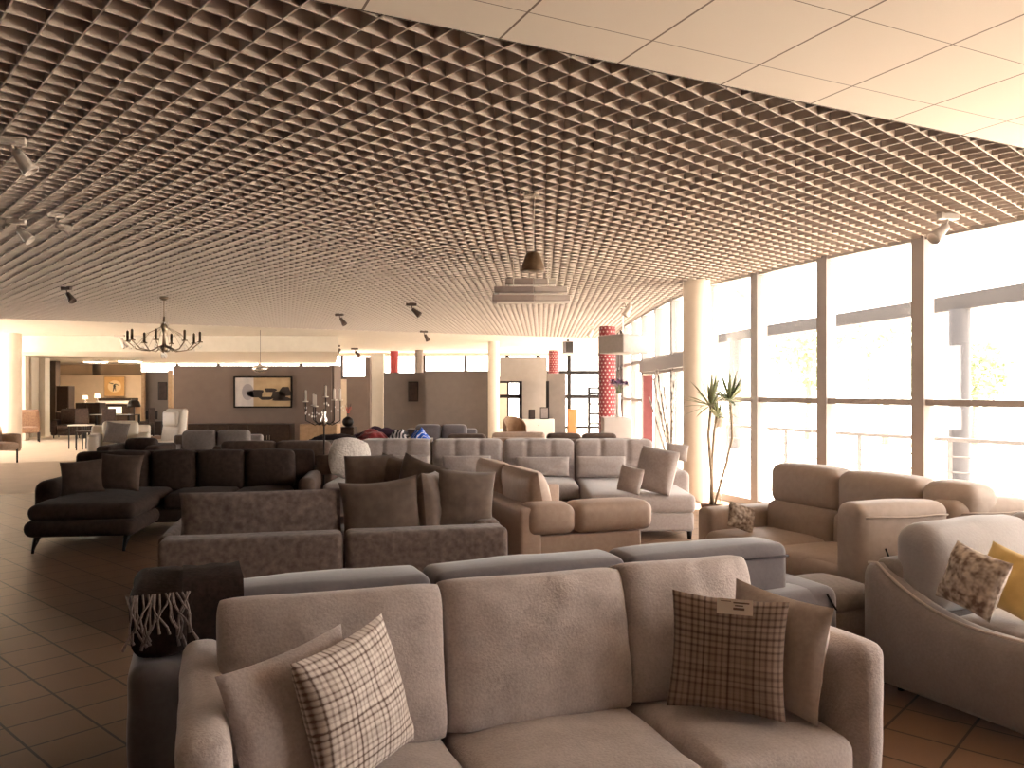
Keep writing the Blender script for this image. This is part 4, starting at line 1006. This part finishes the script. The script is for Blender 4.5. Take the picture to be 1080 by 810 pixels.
t=thing('pendant_lamp','layered plate pendant lamp of three stacked panels under the grid','pendant lamp',(P(560,305,9.3).x,9.3,2.50))
pl=noisy('plate_pink',(.42,.34,.31),(.38,.31,.28),4,.4,0,0); plw=noisy('plate_white',(.66,.58,.54),(.62,.55,.5),4,.4,0,0)
for (z,x0,x1,y0,y1) in ((.05,-.44,.44,-.30,-.02),(.17,-.42,.42,-.1,.2),(.29,-.30,.30,.1,.36)):
    pa=obj('panel',rbox(x0,(x0+x1)/2+.03,y0,y1,z,z+.075,.012,m=2),pl,t); obj('white_panel_half',rbox((x0+x1)/2+.03,x1,y0,y1,z+.004,z+.071,.012,m=2),plw,pa)
    obj('diffuser',box(x0+.05,x1-.05,y0+.04,y1-.04,z-.006,z),M['white'],pa)
for x in (-.2,.2): obj('suspension_rod',tube([(x,.05,.05),(x,.05,.60)],.006,6),M['chrome'],t)
t=thing('pendant_lamp','big white box-shaped pendant lamp hanging before the polka dot pillar','pendant lamp',(P(657,362,15).x,15.0,2.20),radians(38)); top=CEIL-2.20
obj('lamp_shade',rbox(-.33,.33,-.33,.33,.04,.38,.03,m=2),noisy('shade_linen',(.30,.265,.245),(.27,.24,.22),20,.9,0,0),t,True); obj('rod',tube([(0,0,.43),(0,0,top)],.008),M['chrome'],t); obj('ceiling_rose',lathe([(.06,top-.03),(.06,top)],14),M['chrome'],t)
q=PC(599,358)
t=thing('ceiling_loudspeaker','small grey box loudspeaker hung under the ceiling near the far windows','loudspeaker',(q.x,q.y,2.68),radians(20)); obj('box',rbox(-.14,.14,-.1,.1,0,.36,.02,m=2),M['s2'],t); obj('bracket',beam((0,0,.35),(0,0,.42),.05,.05),M['black'],t); obj('grille',box(-.11,.11,-.105,-.1,.03,.33),M['black'],t)
def spot(px,py,yaw,tilt,label,s=1.0,m=None,drop=.10,twin=False):
    q=PC(px,py); m=m or M['mull']; t=thing('ceiling_spotlight',label,'spotlight',(q.x,q.y,CEIL),radians(yaw),'spotlights under the ceiling')
    obj('mount',rbox(-.10*s,.10*s,-.03*s,.03*s,-.045*s,.01,.008,m=2),m,t); obj('arm',tube([(0,0,-.04*s),(.02*s,0,-drop*s),(.05*s,0,-(drop+.03)*s)],.010*s,6),m,t)
    MM=Matrix.Translation((.06*s,0,-(drop+.04)*s))@Matrix.Rotation(radians(tilt),4,'Y')
    h=obj('lamp_head',lathe([(.0,.06),(.035,.055),(.04,.0),(.06,-.10),(.062,-.13),(.055,-.13),(.05,-.11)],16).tf(MM@Matrix.Scale(s,4)),m,t,True)
    obj('lens',lathe([(0,-.10),(.05,-.105)],16).tf(MM@Matrix.Scale(s,4)),M['chrome'],h)
    return t
SL=mat('spot_pale',(.60,.52,.46),.4); SD=mat('spot_dark',(.10,.07,.055),.4)
spot(12,146,20,-35,'spotlight nearest the camera at the upper left of the grid ceiling',.8,SL)
spot(17,232,10,-45,'spotlight second from the camera at the left of the grid ceiling',.8,SL)
spot(58,226,40,-70,'pale spotlight right of the second one at the left of the grid',.7,SL)
spot(70,303,-20,-40,'dark spotlight left of the candle chandelier near the grid end',.9,SD)
spot(358,331,-15,-35,'dark spotlight above the wide painting at the end of the grid',.9,SD)
spot(434,320,0,-50,'dark spotlight right of the one above the wide painting',.95,SD)
spot(447,349,30,-30,'dark spotlight above the far grey walls, beyond the grid end',1.0,SD)
spot(126,353,0,-30,'left pale spotlight of the pair just left of the candle chandelier',1.4,SL)
spot(134,356,0,-50,'right pale spotlight of the pair just left of the candle chandelier',1.4,SL)
spot(355,364,0,40,'left dark spotlight of the far pair above the standing candelabra',1.3,SD)
spot(374,367,0,-40,'right dark spotlight of the far pair above the standing candelabra',1.3,SD)
spot(621,344,0,30,'small spotlight left of the polka dot pillar top',1.0,SL)
spot(659,316,0,30,'pale spotlight above the white box pendant lamp',1.1,SL)
spot(776,297,-18,-55,'pale spotlight at the window edge right of the round pillar',1.1,SL)
spot(1000,226,195,-50,'large spotlight at the grid edge over the right-hand tall window',1.0,M['mull_light'])
PANEL=mat('lamp_panel',(.9,.85,.75),.5,emit=(1,.86,.64),es=50)
for (px,py,d,label) in ((101,380,30,'left lit panel lamp hanging in the far left room'),(137,381,29.5,'right lit panel lamp hanging in the far left room')):
    q=P(px,py,d); q.z=2.61; t=thing('ceiling_panel_lamp',label,'ceiling lamp',(q.x,q.y,q.z),0,'lit panel lamps of the far left room')
    obj('housing',box(-.32,.32,-.32,.32,0,.039),M['white'],t); obj('diffuser',box(-.29,.29,-.29,.29,-.012,0),PANEL,t)

q=P(274.5,389,20.6); t=thing('pendant_lamp','oval chrome pendant lamp above the wide abstract painting','pendant lamp',(q.x,q.y,q.z-.1))
obj('lamp_shade',lathe([(0,0),(.10,.01),(.19,.06),(.21,.11),(.17,.17),(.06,.20),(0,.205)],24),M['chrome'],t,True); obj('cord',tube([(0,0,.2),(0,0,CEIL-q.z+.1)],.005,5),M['black'],t)

# let loose cushions rest on the sofas instead of sinking into them
from mathutils.bvhtree import BVHTree
bpy.context.view_layer.update()
def tree_of(o):
    vs=[]; ps=[]
    for q in [o]+list(o.children_recursive):
        if q.type!='MESH': continue
        n=len(vs); vs+= [q.matrix_world@v.co for v in q.data.vertices]; ps+= [tuple(n+i for i in p.vertices) for p in q.data.polygons]
    return BVHTree.FromPolygons(vs,ps)
def settle(o,others,fwd,zmax=.07,fmax=.09):
    vs=[o.matrix_world@v.co for v in o.data.vertices]; ps=[tuple(p.vertices) for p in o.data.polygons]
    F=V((fwd[0],fwd[1],0)).normalized()
    best=None
    for q in sorted([(i*.01,j*.01) for i in range(int(zmax*100)+1) for j in range(int(fmax*100)+1)],key=lambda a:a[0]*1.2+a[1]):
        d=F*q[1]+V((0,0,q[0])); tr=BVHTree.FromPolygons([v+d for v in vs],ps)
        if not any(tr.overlap(t2) for t2 in others): best=d; break
    if best is not None: o.matrix_world=Matrix.Translation(best)@o.matrix_world; bpy.context.view_layer.update()
    return best is not None
D=bpy.data.objects
ts={n:tree_of(D[n]) for n in ('sofa','sofa.002','sectional_sofa','corner_sofa','sofa.004')}
def run(names,base,fwd):
    ot=[ts[base]]
    for n in names:
        settle(D[n],ot,fwd); ot.append(tree_of(D[n]))
run(['cushion.003','cushion.002'],'sofa',(-.3,-1))
run(['back_pillow','back_pillow.001','back_pillow.003','back_pillow.002','back_pillow.004','back_pillow.005','back_pillow.006'],'sofa.002',(-.15,1))
run(['lumbar_cushion','lumbar_cushion.001','lumbar_cushion.002','lumbar_cushion.003','cushion.004','cushion.005','cushion.006','cushion.007','cushion.008'],'sectional_sofa',(-.1,-1))
run(['cushion.009','cushion.010'],'corner_sofa',(.1,-1)); run(['cushion.013','cushion.012'],'sofa.004',(-.3,-1))

# ------------------------------------------------------------------ light, sky, camera
w=bpy.data.worlds.new('sky'); S.world=w; w.use_nodes=True
b=w.node_tree.nodes['Background']; b.inputs[0].default_value=(1.0,.93,.86,1); b.inputs[1].default_value=7.0
sl=bpy.data.lights.new('sun','SUN'); sl.energy=50; sl.angle=radians(1.5); sl.color=(1,.92,.80)
so=bpy.data.objects.new('sun',sl); COL.objects.link(so); so.rotation_euler=V((-.30,-.10,-.95)).to_track_quat('-Z','Y').to_euler()
cd=bpy.data.cameras.new('camera'); cam=bpy.data.objects.new('camera',cd); COL.objects.link(cam)
cam.location=(0,0,CAMZ); cam.rotation_euler=(radians(90),0,0)
cd.sensor_width=36; cd.lens=36*F_PX/1080; cd.shift_y=7/1080; cd.clip_end=300; cd.clip_start=.05
S.camera=cam
vs=S.view_settings; vs.view_transform='Standard'; vs.look='None'; vs.exposure=.52; vs.gamma=1; vs.use_curve_mapping=False
S.cycles.max_bounces=8; S.cycles.diffuse_bounces=5; S.cycles.transparent_max_bounces=16
S.cycles.use_denoising=True
